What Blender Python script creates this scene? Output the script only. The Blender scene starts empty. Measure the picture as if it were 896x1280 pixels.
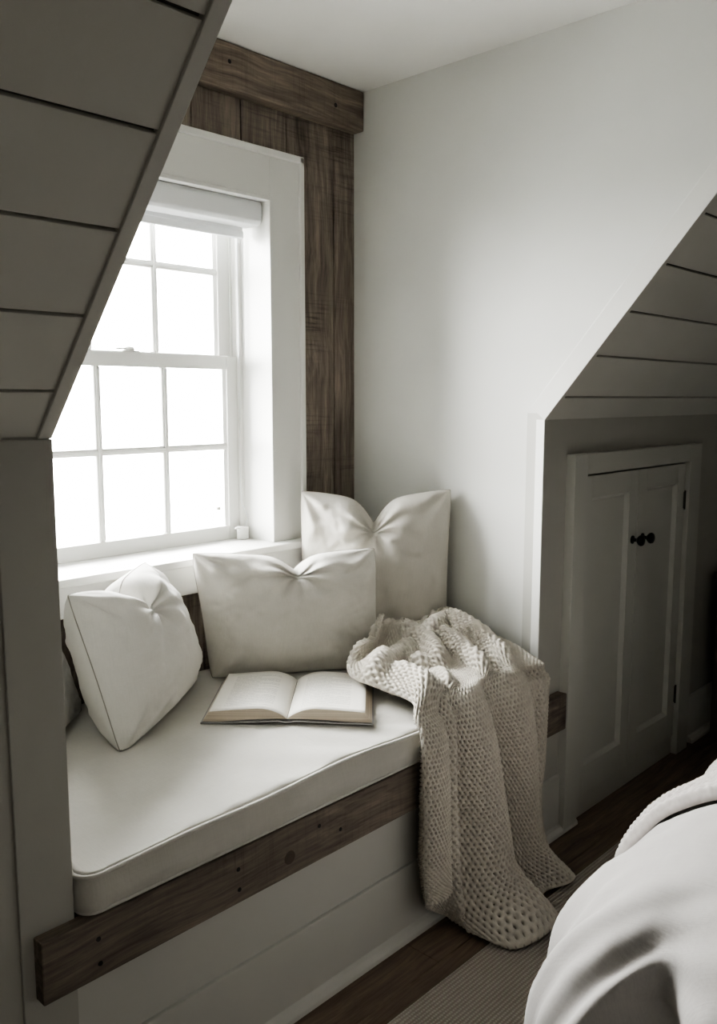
import bpy, bmesh, math, random, base64
import numpy as np
from mathutils import Vector, Matrix, noise
from mathutils.bvhtree import BVHTree

random.seed(7)
scene = bpy.context.scene
COL = scene.collection
PI = math.pi

# ------------------------------------------------------------------ node helpers
def new_mat(name):
    m = bpy.data.materials.new(name)
    m.use_nodes = True
    nt = m.node_tree
    b = nt.nodes['Principled BSDF']
    return m, nt, b

def nd(nt, typ, **kw):
    n = nt.nodes.new(typ)
    for k, v in kw.items():
        if k in n.inputs: n.inputs[k].default_value = v
        else: setattr(n, k, v)
    return n

def ramp(nt, stops):
    r = nt.nodes.new('ShaderNodeValToRGB')
    e = r.color_ramp.elements
    while len(e) < len(stops): e.new(0.5)
    for k, (p, c) in enumerate(stops):
        e[k].position = p
        e[k].color = (c[0], c[1], c[2], 1) if not isinstance(c, float) else (c, c, c, 1)
    return r

def coords(nt, scale=(1, 1, 1), kind='Object'):
    t = nt.nodes.new('ShaderNodeTexCoord')
    mp = nt.nodes.new('ShaderNodeMapping')
    mp.inputs['Scale'].default_value = scale
    nt.links.new(t.outputs[kind], mp.inputs['Vector'])
    return mp.outputs['Vector']

def bump(nt, b, h, strength, dist):
    bp = nd(nt, 'ShaderNodeBump', Strength=strength, Distance=dist)
    nt.links.new(h, bp.inputs['Height'])
    nt.links.new(bp.outputs['Normal'], b.inputs['Normal'])
    return bp

def paint(name, col, rough=0.6, var=0.03, bumpd=0.0006, scale=3.0):
    m, nt, b = new_mat(name)
    v = coords(nt)
    n = nd(nt, 'ShaderNodeTexNoise', Scale=scale, Detail=3.0)
    nt.links.new(v, n.inputs['Vector'])
    lo = tuple(c * (1 - var) for c in col); hi = tuple(min(1, c * (1 + var)) for c in col)
    r = ramp(nt, [(0.3, lo), (0.7, hi)])
    nt.links.new(n.outputs['Fac'], r.inputs['Fac'])
    nt.links.new(r.outputs['Color'], b.inputs['Base Color'])
    b.inputs['Roughness'].default_value = rough
    b.inputs['Specular IOR Level'].default_value = 0.3
    f = nd(nt, 'ShaderNodeTexNoise', Scale=260.0, Detail=2.0)
    nt.links.new(v, f.inputs['Vector'])
    bump(nt, b, f.outputs['Fac'], 0.25, bumpd)
    return m

def wood(name, cols, axis='X', scale=1.0, rough=0.75, knots=True, saw=0.5, planks=None, bd=0.0025):
    """weathered wood, grain along axis; planks=(axis index, width) gives each board its own tone"""
    m, nt, b = new_mat(name)
    L = nt.links.new
    st = {'X': (0.9, 16, 16), 'Y': (16, 0.9, 16), 'Z': (16, 16, 0.9)}[axis]
    src = coords(nt)
    if planks:
        sp = nt.nodes.new('ShaderNodeSeparateXYZ'); L(src, sp.inputs[0])
        fl = nd(nt, 'ShaderNodeMath', operation='DIVIDE'); fl.inputs[1].default_value = planks[1]
        L(sp.outputs[planks[0]], fl.inputs[0])
        f2 = nd(nt, 'ShaderNodeMath', operation='FLOOR'); L(fl.outputs[0], f2.inputs[0])
        wn = nd(nt, 'ShaderNodeTexWhiteNoise', noise_dimensions='1D'); L(f2.outputs[0], wn.inputs['W'])
        ad = nd(nt, 'ShaderNodeVectorMath', operation='MULTIPLY_ADD')
        L(wn.outputs['Color'], ad.inputs[0]); ad.inputs[1].default_value = (3.1, 2.3, 1.7); L(src, ad.inputs[2])
        src2 = ad.outputs[0]
    else:
        src2 = src; wn = None
    # slow warp bends the grain
    wpn = nd(nt, 'ShaderNodeTexNoise', Scale=2.2, Detail=2.0); L(src2, wpn.inputs['Vector'])
    wadd = nd(nt, 'ShaderNodeVectorMath', operation='MULTIPLY_ADD')
    L(wpn.outputs['Color'], wadd.inputs[0]); wadd.inputs[1].default_value = (0.07,) * 3; L(src2, wadd.inputs[2])
    mp = nd(nt, 'ShaderNodeMapping'); mp.inputs['Scale'].default_value = tuple(s * scale for s in st)
    L(wadd.outputs[0], mp.inputs['Vector'])
    n1 = nd(nt, 'ShaderNodeTexNoise', Scale=2.6, Detail=8.0, Roughness=0.68); L(mp.outputs[0], n1.inputs['Vector'])
    n2 = nd(nt, 'ShaderNodeTexNoise', Scale=9.0, Detail=4.0, Roughness=0.6); L(mp.outputs[0], n2.inputs['Vector'])
    r = ramp(nt, [(0.28, cols[0]), (0.52, cols[1]), (0.75, cols[2])]); L(n1.outputs['Fac'], r.inputs['Fac'])
    col = r.outputs['Color']
    r2 = ramp(nt, [(0.36, 0.55), (0.6, 1.0)]); L(n2.outputs['Fac'], r2.inputs['Fac'])
    mx = nd(nt, 'ShaderNodeMix', data_type='RGBA', blend_type='MULTIPLY'); mx.inputs['Factor'].default_value = 0.7
    L(col, mx.inputs['A']); L(r2.outputs['Color'], mx.inputs['B']); col = mx.outputs['Result']
    if saw > 0:      # rough saw marks across the grain, in patches
        st2 = {'X': (60, 3, 3), 'Y': (3, 60, 3), 'Z': (3, 3, 60)}[axis]
        mp2 = nd(nt, 'ShaderNodeMapping'); mp2.inputs['Scale'].default_value = st2; L(src2, mp2.inputs['Vector'])
        n3 = nd(nt, 'ShaderNodeTexNoise', Scale=1.6, Detail=5.0, Roughness=0.75); L(mp2.outputs[0], n3.inputs['Vector'])
        r3 = ramp(nt, [(0.35, 0.35), (0.5, 1.0)]); L(n3.outputs['Fac'], r3.inputs['Fac'])
        pm = nd(nt, 'ShaderNodeTexNoise', Scale=3.0, Detail=2.0); L(src2, pm.inputs['Vector'])
        pr = ramp(nt, [(0.45, 0.0), (0.65, saw)]); L(pm.outputs['Fac'], pr.inputs['Fac'])
        m3 = nd(nt, 'ShaderNodeMix', data_type='RGBA', blend_type='MULTIPLY')
        L(pr.outputs['Color'], m3.inputs['Factor']); L(col, m3.inputs['A']); L(r3.outputs['Color'], m3.inputs['B'])
        col = m3.outputs['Result']
    if knots:
        kst = {'X': (2.2, 6, 6), 'Y': (6, 2.2, 6), 'Z': (6, 6, 2.2)}[axis]
        mk = nd(nt, 'ShaderNodeMapping'); mk.inputs['Scale'].default_value = kst; L(wadd.outputs[0], mk.inputs['Vector'])
        vo = nd(nt, 'ShaderNodeTexVoronoi', Scale=0.75); L(mk.outputs[0], vo.inputs['Vector'])
        kr = ramp(nt, [(0.05, 0.22), (0.10, 0.7), (0.13, 0.5), (0.2, 1.0)]); L(vo.outputs['Distance'], kr.inputs['Fac'])
        m4 = nd(nt, 'ShaderNodeMix', data_type='RGBA', blend_type='MULTIPLY'); m4.inputs['Factor'].default_value = 0.85
        L(col, m4.inputs['A']); L(kr.outputs['Color'], m4.inputs['B']); col = m4.outputs['Result']
    if wn:
        hs = nd(nt, 'ShaderNodeHueSaturation'); L(col, hs.inputs['Color'])
        mr = nd(nt, 'ShaderNodeMapRange'); mr.inputs['To Min'].default_value = 0.78; mr.inputs['To Max'].default_value = 1.18
        L(wn.outputs['Value'], mr.inputs['Value']); L(mr.outputs[0], hs.inputs['Value']); col = hs.outputs['Color']
    L(col, b.inputs['Base Color'])
    b.inputs['Roughness'].default_value = rough
    b.inputs['Specular IOR Level'].default_value = 0.25
    bump(nt, b, n2.outputs['Fac'], 0.5, bd)
    return m

def fabric(name, col, weave=420.0, var=0.06, slub=True, rough=0.9, bd=0.0005, wr=0.0, sheen=0.15):
    m, nt, b = new_mat(name)
    L = nt.links.new
    v = coords(nt)
    n = nd(nt, 'ShaderNodeTexNoise', Scale=5.0, Detail=4.0); L(v, n.inputs['Vector'])
    r = ramp(nt, [(0.3, tuple(c * (1 - var) for c in col)), (0.7, tuple(c * (1 + var) for c in col))])
    L(n.outputs['Fac'], r.inputs['Fac'])
    # linen slub: two stretched noises crossing
    hs = []
    for sc in ((weave * 0.06, weave, weave * 0.6), (weave, weave * 0.06, weave * 0.06)):
        mp = nd(nt, 'ShaderNodeMapping'); mp.inputs['Scale'].default_value = sc; L(v, mp.inputs['Vector'])
        t = nd(nt, 'ShaderNodeTexNoise', Scale=1.0, Detail=2.0); L(mp.outputs[0], t.inputs['Vector'])
        hs.append(t.outputs['Fac'])
    ad = nd(nt, 'ShaderNodeMath', operation='ADD'); L(hs[0], ad.inputs[0]); L(hs[1], ad.inputs[1])
    r2 = ramp(nt, [(0.35, 0.93), (0.65, 1.0)])
    hf = nd(nt, 'ShaderNodeMath', operation='MULTIPLY'); hf.inputs[1].default_value = 0.5; L(ad.outputs[0], hf.inputs[0])
    L(hf.outputs[0], r2.inputs['Fac'])
    mx = nd(nt, 'ShaderNodeMix', data_type='RGBA', blend_type='MULTIPLY'); mx.inputs['Factor'].default_value = 0.8
    L(r.outputs['Color'], mx.inputs['A']); L(r2.outputs['Color'], mx.inputs['B'])
    L(mx.outputs['Result'], b.inputs['Base Color'])
    b.inputs['Roughness'].default_value = rough
    b.inputs['Specular IOR Level'].default_value = 0.1
    b.inputs['Sheen Weight'].default_value = sheen
    bp = bump(nt, b, ad.outputs[0], 0.5, bd)
    if wr > 0:
        w = nd(nt, 'ShaderNodeTexNoise', Scale=6.0, Detail=5.0, Roughness=0.5, Distortion=0.7); L(v, w.inputs['Vector'])
        b2 = nd(nt, 'ShaderNodeBump', Strength=0.9, Distance=wr)
        L(w.outputs['Fac'], b2.inputs['Height']); L(b2.outputs['Normal'], bp.inputs['Normal'])
    return m

def plain(name, col, rough=0.5, metal=0.0):
    m, nt, b = new_mat(name)
    v = coords(nt)
    n = nd(nt, 'ShaderNodeTexNoise', Scale=40.0, Detail=3.0); nt.links.new(v, n.inputs['Vector'])
    r = ramp(nt, [(0.3, tuple(c * 0.88 for c in col)), (0.7, tuple(min(1, c * 1.1) for c in col))])
    nt.links.new(n.outputs['Fac'], r.inputs['Fac']); nt.links.new(r.outputs['Color'], b.inputs['Base Color'])
    b.inputs['Roughness'].default_value = rough; b.inputs['Metallic'].default_value = metal
    return m

# ------------------------------------------------------------------ mesh helpers
class MB:
    """collects shapes for ONE mesh object"""
    def __init__(s): s.bm = bmesh.new()
    def box(s, x0, x1, y0, y1, z0, z1, bev=0.0, seg=2):
        g = bmesh.ops.create_cube(s.bm, size=1.0)
        for v in g['verts']:
            v.co = Vector(((x0 + x1) / 2 + v.co.x * (x1 - x0), (y0 + y1) / 2 + v.co.y * (y1 - y0), (z0 + z1) / 2 + v.co.z * (z1 - z0)))
        if bev > 0:
            es = list({e for v in g['verts'] for e in v.link_edges})
            bmesh.ops.bevel(s.bm, geom=es, offset=bev, segments=seg, profile=0.5, affect='EDGES')
        return s
    def quad(s, *pts):
        vs = [s.bm.verts.new(p) for p in pts]; s.bm.faces.new(vs); return s
    def prism(s, poly, axis, a, b, bev=0.0):
        """poly: 2D points; extruded along axis from a to b"""
        def mk(p, t):
            return {'x': (t, p[0], p[1]), 'y': (p[0], t, p[1]), 'z': (p[0], p[1], t)}[axis]
        A = [s.bm.verts.new(mk(p, a)) for p in poly]; B = [s.bm.verts.new(mk(p, b)) for p in poly]
        fs = [s.bm.faces.new(A), s.bm.faces.new(B[::-1])]
        n = len(poly)
        for i in range(n): fs.append(s.bm.faces.new((A[i], B[i], B[(i + 1) % n], A[(i + 1) % n])))
        bmesh.ops.recalc_face_normals(s.bm, faces=fs)
        if bev > 0:
            es = list({e for f in fs for e in f.edges})
            bmesh.ops.bevel(s.bm, geom=es, offset=bev, segments=2, profile=0.5, affect='EDGES')
        return s
    def tube(s, pts, r, n=10, closed=False):
        pts = [Vector(p) for p in pts]; N = len(pts); rings = []
        up = Vector((0, 0, 1))
        for i, p in enumerate(pts):
            if closed: t = pts[(i + 1) % N] - pts[i - 1]
            else: t = pts[min(i + 1, N - 1)] - pts[max(i - 1, 0)]
            t.normalize()
            a = t.cross(up)
            if a.length < 1e-3: a = t.cross(Vector((1, 0, 0)))
            a.normalize(); c = a.cross(t)
            rr = r[i] if isinstance(r, (list, tuple)) else r
            rings.append([s.bm.verts.new(p + (a * math.cos(2 * PI * k / n) + c * math.sin(2 * PI * k / n)) * rr) for k in range(n)])
        for i in range(N if closed else N - 1):
            A, B = rings[i], rings[(i + 1) % N]
            for k in range(n): s.bm.faces.new((A[k], A[(k + 1) % n], B[(k + 1) % n], B[k]))
        if not closed:
            s.bm.faces.new(rings[0][::-1]); s.bm.faces.new(rings[-1])
        return s
    def lathe(s, prof, origin, axis=(0, 0, 1), n=24):
        """prof: (radius, height) along axis from origin"""
        ax = Vector(axis).normalized(); o = Vector(origin)
        a = ax.orthogonal().normalized(); c = ax.cross(a)
        rings = []
        for r, h in prof:
            if r < 1e-6: rings.append([s.bm.verts.new(o + ax * h)])
            else: rings.append([s.bm.verts.new(o + ax * h + (a * math.cos(2 * PI * k / n) + c * math.sin(2 * PI * k / n)) * r) for k in range(n)])
        for A, B in zip(rings, rings[1:]):
            for k in range(n):
                if len(A) == 1 and len(B) == 1: continue
                if len(A) == 1: s.bm.faces.new((A[0], B[k], B[(k + 1) % n]))
                elif len(B) == 1: s.bm.faces.new((A[k], A[(k + 1) % n], B[0]))
                else: s.bm.faces.new((A[k], A[(k + 1) % n], B[(k + 1) % n], B[k]))
        if len(rings[0]) > 1: s.bm.faces.new(rings[0][::-1])
        if len(rings[-1]) > 1: s.bm.faces.new(rings[-1])
        return s
    def build(s, name, mat, parent=None, smooth=False, loc=None, fix=True):
        if fix: bmesh.ops.recalc_face_normals(s.bm, faces=s.bm.faces[:])
        me = bpy.data.meshes.new(name); 
        base = Vector(loc) if loc else Vector((0, 0, 0))
        if loc:
            for v in s.bm.verts: v.co -= base
        s.bm.to_mesh(me); s.bm.free()
        me.materials.append(mat)
        if smooth:
            me.polygons.foreach_set('use_smooth', [True] * len(me.polygons))
            if smooth == 'auto': me.set_sharp_from_angle(angle=math.radians(35))
        o = bpy.data.objects.new(name, me); COL.objects.link(o)
        o.location = base
        if parent:
            o.parent = parent
            o.matrix_parent_inverse = Matrix.Translation(-Vector(parent.location))
        return o

def grid_obj(name, P, mat, parent=None, wrap=False, smooth=True, drop=None):
    """P: (n, m, 3) array -> quad sheet"""
    n, m = P.shape[:2]
    me = bpy.data.meshes.new(name)
    idx = np.arange(n * m).reshape(n, m)
    if wrap: idx = np.concatenate([idx, idx[:, :1]], 1)
    q = np.stack([idx[:-1, :-1], idx[:-1, 1:], idx[1:, 1:], idx[1:, :-1]], -1).reshape(-1, 4)
    if drop is not None: q = q[~drop.ravel()[q].all(1)]      # open gaps between stitches
    me.vertices.add(n * m); me.vertices.foreach_set('co', P.astype(np.float32).ravel())
    me.loops.add(q.size); me.loops.foreach_set('vertex_index', q.astype(np.int32).ravel())
    me.polygons.add(len(q)); me.polygons.foreach_set('loop_start', np.arange(0, q.size, 4, dtype=np.int32))
    me.polygons.foreach_set('use_smooth', np.full(len(q), smooth))
    me.update(calc_edges=True); me.validate()
    me.materials.append(mat)
    o = bpy.data.objects.new(name, me); COL.objects.link(o)
    if parent:
        o.parent = parent
        o.matrix_parent_inverse = Matrix.Translation(-Vector(parent.location))
    return o

def empty(name, loc=(0, 0, 0)):
    o = bpy.data.objects.new(name, None); COL.objects.link(o)
    o.location = loc; o.empty_display_size = 0.1
    return o

def tag(o, label, cat, group=None):
    o['label'] = label; o['category'] = cat
    if group: o['group'] = group
    return o

def struct(o, label=None, cat=None):
    o['kind'] = 'structure'
    if label: o['label'] = label
    if cat: o['category'] = cat
    return o

# ------------------------------------------------------------------ materials
M = {}
M['wall'] = paint('wall paint', (0.60, 0.60, 0.57), 0.7)
M['wall_room'] = paint('room wall paint', (0.28, 0.272, 0.245), 0.75)
M['slope'] = paint('shiplap paint', (0.60, 0.595, 0.555), 0.6)
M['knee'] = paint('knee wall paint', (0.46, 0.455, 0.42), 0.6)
M['ceil'] = paint('ceiling paint', (0.74, 0.73, 0.70), 0.8)
M['trim'] = paint('white trim paint', (0.78, 0.78, 0.75), 0.4, var=0.015)
M['trim_base'] = paint('bench paint', (0.60, 0.595, 0.56), 0.45, var=0.02)
M['door'] = paint('door paint', (0.56, 0.56, 0.52), 0.45, var=0.02)
M['gap'] = plain('shadow gap', (0.012, 0.011, 0.010), 0.95)
M['boards'] = wood('weathered boards', [(0.1, 0.081, 0.067), (0.212, 0.175, 0.145), (0.345, 0.292, 0.246)], 'Z', saw=0.9, bd=0.003)
M['beam'] = wood('old beam', [(0.104, 0.084, 0.067), (0.22, 0.178, 0.144), (0.35, 0.289, 0.237)], 'X', saw=0.3, bd=0.003)
M['rail'] = wood('bench rail timber', [(0.109, 0.09, 0.074), (0.211, 0.174, 0.142), (0.311, 0.261, 0.216)], 'X', scale=0.9, saw=0.35, bd=0.002)
M['floor'] = wood('dark floor', [(0.101, 0.073, 0.054), (0.176, 0.128, 0.095), (0.243, 0.182, 0.135)], 'X', scale=0.7, rough=0.5, knots=False, saw=0, planks=(1, 0.16), bd=0.0008)
M['dark_wood'] = wood('dark furniture wood', [(0.02, 0.014, 0.01), (0.04, 0.028, 0.02), (0.06, 0.042, 0.03)], 'Z', knots=False, saw=0)
M['linen'] = fabric('oatmeal linen', (0.64, 0.62, 0.57), wr=0.007)
M['linen2'] = fabric('grey oatmeal linen', (0.56, 0.54, 0.49), wr=0.007)
M['linen3'] = fabric('pale linen', (0.67, 0.655, 0.615), wr=0.007)
M['cushion'] = fabric('seat linen', (0.61, 0.595, 0.55), wr=0.006)
M['duvet'] = fabric('duvet cotton', (0.37, 0.355, 0.338), weave=300, wr=0.004)
M['seam'] = plain('seam thread', (0.30, 0.285, 0.255), 0.9)
M['pipe'] = fabric('piping', (0.66, 0.645, 0.60), wr=0)
M['black'] = plain('black iron', (0.012, 0.011, 0.011), 0.4, 0.6)
M['joint'] = plain('joint shade', (0.10, 0.097, 0.088), 0.9)
M['knot'] = plain('knot wood', (0.075, 0.058, 0.044), 0.8)
M['hinge'] = plain('aged bronze', (0.06, 0.055, 0.045), 0.5, 0.3)
M['shade'] = paint('blind fabric', (0.80, 0.81, 0.82), 0.8, var=0.01)
M['vinyl'] = paint('sash paint', (0.80, 0.80, 0.77), 0.35, var=0.01)
# ------------------------------------------------------------------ the place (metres; floor z=0)
AX0, AX1 = 0.713, 2.31      # alcove between the two cheek walls
KY = 1.41                   # knee wall plane
BY = 2.216                  # window wall plane (board face)
CZ = 2.508                  # flat ceiling
KZ = 1.385                  # top of knee wall
RX0, RX1, RY0 = -2.6, 4.6, -3.2

# floor: boards run along x; end joints cut as thin dark grooves in the boards
fm = MB()
y = KY + 0.02; row = 0
while y > RY0:
    y0 = y - 0.16
    cuts = sorted(random.uniform(RX0, RX1) for _ in range(4))
    if row == 0: cuts = [-0.9, 1.640, 3.9]
    if row == 1: cuts = [0.4, 2.9]
    xs = [RX0] + cuts + [RX1]
    for a, b in zip(xs, xs[1:]): fm.box(a + 0.0008, b - 0.0008, y0 + 0.0008, y - 0.0008, -0.02, 0.0, 0.0012, 1)
    y = y0; row += 1
fm.box(RX0, RX1, RY0, BY + 0.3, -0.06, -0.012)
struct(fm.build('floor', M['floor']))

# flat ceiling
struct(MB().box(RX0, RX1, RY0, BY + 0.3, CZ, CZ + 0.05).build('ceiling', M['ceil']))

# room shell behind the camera
struct(MB().box(RX0 - 0.1, RX0, RY0, KY + 0.1, 0, CZ).build('wall_left', M['wall_room']))
struct(MB().box(RX1, RX1 + 0.1, RY0, KY + 0.1, 0, CZ).build('wall_right', M['wall_room']))
struct(MB().box(RX0, RX1, RY0 - 0.1, RY0, 0, CZ).build('wall_back', M['wall_room']))

# cheek walls of the dormer: pentagon following the roof slope
SL, SR = 1.077, 1.206
def cheek(x0, x1, slope, name, mat):
    ytop = KY - (CZ - KZ) / slope
    poly = [(KY + 0.045, 0), (KY + 0.045, KZ), (ytop + 0.045, CZ), (BY + 0.3, CZ), (BY + 0.3, 0)]
    return struct(MB().prism(poly, 'x', x0, x1).build(name, mat))
cheek(AX0 - 0.06, AX0, SL, 'wall_cheek_left', M['wall'])
cheek(AX1, AX1 + 0.06, SR, 'wall_cheek_right', M['wall'])

# knee walls
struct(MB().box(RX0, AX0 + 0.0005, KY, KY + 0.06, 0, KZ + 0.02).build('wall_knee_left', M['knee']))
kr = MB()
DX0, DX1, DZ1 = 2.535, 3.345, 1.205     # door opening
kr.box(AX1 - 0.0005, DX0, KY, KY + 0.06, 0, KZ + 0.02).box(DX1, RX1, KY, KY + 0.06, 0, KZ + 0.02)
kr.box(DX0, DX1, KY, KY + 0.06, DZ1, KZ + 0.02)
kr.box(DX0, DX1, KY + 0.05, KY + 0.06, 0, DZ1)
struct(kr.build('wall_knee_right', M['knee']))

# sloped shiplap: boards with open joints over a dark backing
def slope_wall(x0, x1, slope, grooves, name, ytop):
    mb = MB()
    L = math.hypot(1, slope); ny, nz = slope / L, 1 / L    # outward (up) normal, in y and z
    def pt(y, off): return (y + ny * off, KZ + (KY - y) * slope + nz * off)
    g = [q for q in grooves if q > ytop + 0.03]
    ed = [KY + 0.002] + g + [ytop]
    h = 0.0021
    for a, b in zip(ed, ed[1:]):
        a2 = a - (h if a != ed[0] else 0); b2 = b + (h if b != ed[-1] else 0)
        poly = [pt(a2, 0), pt(b2, 0), pt(b2, 0.012), pt(a2, 0.012)]
        mb.prism(poly, 'x', x0, x1, 0.0012)
    o = struct(mb.build(name, M['slope']))
    bk = MB(); bk.prism([pt(KY, 0.010), pt(ytop, 0.010), pt(ytop, 0.05), pt(KY, 0.05)], 'x', x0, x1)
    bk.build('shadow_joint', M['joint'], o)
    return o
def gl(first, step, n): return [first - step * i for i in range(n)]
slope_wall(RX0, AX0 - 0.022, SL, gl(1.339, 0.1052, 9), 'wall_slope_left', KY - (CZ - KZ) / SL)
slope_wall(AX1 + 0.016, RX1, SR, gl(1.353, 0.0992, 9), 'wall_slope_right', KY - (CZ - KZ) / SR)

# edge boards capping the cheeks along the slope, and down the corners
def edge_board(x0, x1, slope, drop, name):
    yt = KY - (CZ - KZ) / slope
    L = math.hypot(1, slope); ny, nz = slope / L, 1 / L
    def pt(y, off): return (y + ny * off, KZ + (KY - y) * slope + nz * off)
    return struct(MB().prism([pt(KY, -drop), pt(yt, -drop), pt(yt, 0.06), pt(KY, 0.06)], 'x', x0, x1, 0.0015).build(name, M['trim_base']))
edge_board(AX0 - 0.0235, AX0 + 0.002, SL, 0.006, 'trim_1')
edge_board(AX1 - 0.004, AX1 + 0.016, SR, 0.003, 'trim_2')
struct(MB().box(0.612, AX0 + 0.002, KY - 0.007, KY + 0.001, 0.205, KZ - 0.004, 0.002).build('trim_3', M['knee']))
struct(MB().box(AX1 - 0.0035, AX1 + 0.002, KY - 0.003, KY + 0.026, 0.5, KZ + 0.0, 0.001).build('trim_4', M['trim']))

# window wall: vertical weathered boards around the opening
WX0, WX1, WZ0, WZ1 = 1.060, 1.896, 0.940, 2.10
wb = MB()
seams = [0.70, 0.86, 1.02, 1.225, 1.42, 1.612, 1.80, 1.989, 2.209, 2.325]
for a, b in zip(seams, seams[1:]):
    d = random.uniform(-0.002, 0.002)
    a2, b2 = a + 0.0016, b - 0.0016
    for z0, z1 in ((0.0, WZ0), (WZ1, CZ)) if (b > WX0 and a < WX1) else ((0.0, CZ),):
        aa, bb = a2, b2
        wb.box(aa, bb, BY + d, BY + 0.03, z0, z1, 0.0018, 1)
    if a < WX0 < b: wb.box(a2, WX0, BY + d, BY + 0.03, WZ0, WZ1)
    if a < WX1 < b: wb.box(WX1, b2, BY + d, BY + 0.03, WZ0, WZ1)
wbo = struct(wb.build('wall_window', M['boards']))
bk = MB()
bk.box(0.65, WX0, BY + 0.02, BY + 0.22, 0, CZ).box(WX1, 2.37, BY + 0.02, BY + 0.22, 0, CZ)
bk.box(WX0, WX1, BY + 0.02, BY + 0.22, 0, WZ0).box(WX0, WX1, BY + 0.02, BY + 0.22, WZ1, CZ)
bk.build('backing', M['gap'], wbo)

# old beam under the ceiling
bm_ = MB().box(AX0 + 0.002, AX1 - 0.0005, 2.165, BY + 0.02, 2.375, CZ - 0.001, 0.005, 3)
beam = struct(bm_.build('ceiling_beam', M['beam']))
hp = MB()
for (x, z, r) in ((1.72, 2.452, 0.007), (2.17, 2.432, 0.008), (1.15, 2.44, 0.007)):
    hp.lathe([(0, 0), (r, 0), (r * 0.8, 0.0012), (0, 0.0015)], (x, 2.1652, z), (0, -1, 0), 12)
hp.build('nail_hole', M['black'], beam)

# ------------------------------------------------------------------ window
win = struct(empty('window_1', (1.478, BY, 0.94)))
CF = 2.190     # casing face
cs = MB()
def casing_piece(x0, x1, z0, z1): cs.box(x0, x1, CF, BY + 0.002, z0, z1, 0.002)
casing_piece(0.925, 1.066, 0.968, 2.228); casing_piece(1.893, 2.030, 0.968, 2.228)
casing_piece(1.066, 1.893, 2.086, 2.228)
# outer bead and inner bead
cs.box(0.918, 0.938, CF - 0.010, BY, 0.968, 2.238, 0.003).box(2.018, 2.037, CF - 0.010, BY, 0.968, 2.238, 0.003)
cs.box(0.918, 2.037, CF - 0.010, BY, 2.218, 2.240, 0.003)
cs.box(1.889, 1.902, CF - 0.004, BY, 0.968, 2.092, 0.002).box(1.057, 1.070, CF - 0.004, BY, 0.968, 2.092, 0.002).box(1.066, 1.893, CF - 0.004, BY, 2.080, 2.092, 0.002)
cs.build('casing', M['trim'], win)
SY = 2.36     # lower sash face
jb = MB()
jb.box(1.893, 1.93, BY - 0.01, SY + 0.14, 0.94, 2.11).box(1.03, 1.066, BY - 0.01, SY + 0.14, 0.94, 2.11)
jb.box(1.03, 1.93, BY - 0.01, SY + 0.14, 2.086, 2.12)
# stops
jb.box(1.880, 1.894, SY - 0.018, SY - 0.001, 0.966, 2.087, 0.002).box(1.066, 1.079, SY - 0.018, SY - 0.001, 0.966, 2.087, 0.002)
jb.box(1.884, 1.894, SY + 0.034, SY + 0.039, 1.56, 2.087, 0.001)
jb.build('jamb', M['trim'], win)
st = MB().box(AX0 + 0.001, 2.048, 2.128, BY + 0.012, 0.945, 0.968, 0.004, 3)
st.box(1.066, 1.893, BY, SY + 0.02, 0.945, 0.966)
st.build('stool', M['trim'], win)
MB().box(AX0 + 0.001, 2.035, 2.150, BY + 0.003, 0.855, 0.946, 0.003).build('apron', M['trim'], win)
MB().box(1.03, 1.93, SY + 0.02, SY + 0.16, 0.925, 0.958, 0.002).build('outer_sill', M['trim'], win)

def sash(name, y, x0, x1, z0, z1, stile, top, bot, mx, mz, depth=0.034):
    s = MB()
    s.box(x0, x0 + stile, y, y + depth, z0, z1, 0.002).box(x1 - stile, x1, y, y + depth, z0, z1, 0.002)
    s.box(x0 + stile, x1 - stile, y, y + depth, z1 - top, z1, 0.002).box(x0 + stile, x1 - stile, y, y + depth, z0, z0 + bot, 0.002)
    # sticking (moulded inner edge)
    ix0, ix1, iz0, iz1 = x0 + stile, x1 - stile, z0 + bot, z1 - top
    k = 0.009
    s.prism([(ix0 - .001, y + .004), (ix0 + k, y + .015), (ix0 - .001, y + .015)], 'z', iz0, iz1)
    s.prism([(ix1 + .001, y + .004), (ix1 - k, y + .015), (ix1 + .001, y + .015)], 'z', iz0, iz1)
    o = s.build(name, M['vinyl'], win)
    mt = MB()
    for x in mx: mt.box(x - 0.011, x + 0.011, y + 0.006, y + depth - 0.004, iz0, iz1, 0.004, 2).box(x - 0.005, x + 0.005, y + 0.002, y + 0.01, iz0, iz1, 0.002)
    for z in mz: mt.box(ix0, ix1, y + 0.0065, y + depth - 0.0045, z - 0.011, z + 0.011, 0.004, 2).box(ix0, ix1, y + 0.0025, y + 0.01, z - 0.005, z + 0.005, 0.002)
    mt.build('muntin', M['vinyl'], o)
    MB().box(ix0 - 0.003, ix1 + 0.003, y + 0.016, y + 0.019, iz0 - 0.003, iz1 + 0.003).build('glass', M['glass'], o)
    return o
gm, gnt, gb = new_mat('window glass')
gnt.nodes.remove(gb)
tr = nd(gnt, 'ShaderNodeBsdfTransparent'); tr.inputs['Color'].default_value = (0.98, 0.98, 0.98, 1)
gg = nd(gnt, 'ShaderNodeBsdfGlossy'); gg.inputs['Roughness'].default_value = 0.02
fr = nd(gnt, 'ShaderNodeFresnel'); fr.inputs['IOR'].default_value = 1.3
gx = nd(gnt, 'ShaderNodeMixShader')
gnt.links.new(fr.outputs[0], gx.inputs[0]); gnt.links.new(tr.outputs[0], gx.inputs[1]); gnt.links.new(gg.outputs[0], gx.inputs[2])
gnt.links.new(gx.outputs[0], gnt.nodes['Material Output'].inputs['Surface'])
M['glass'] = gm
lo = sash('lower_sash', SY, 1.067, 1.890, 0.966, 1.592, 0.052, 0.045, 0.047, (1.356, 1.594), (1.287,))
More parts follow.
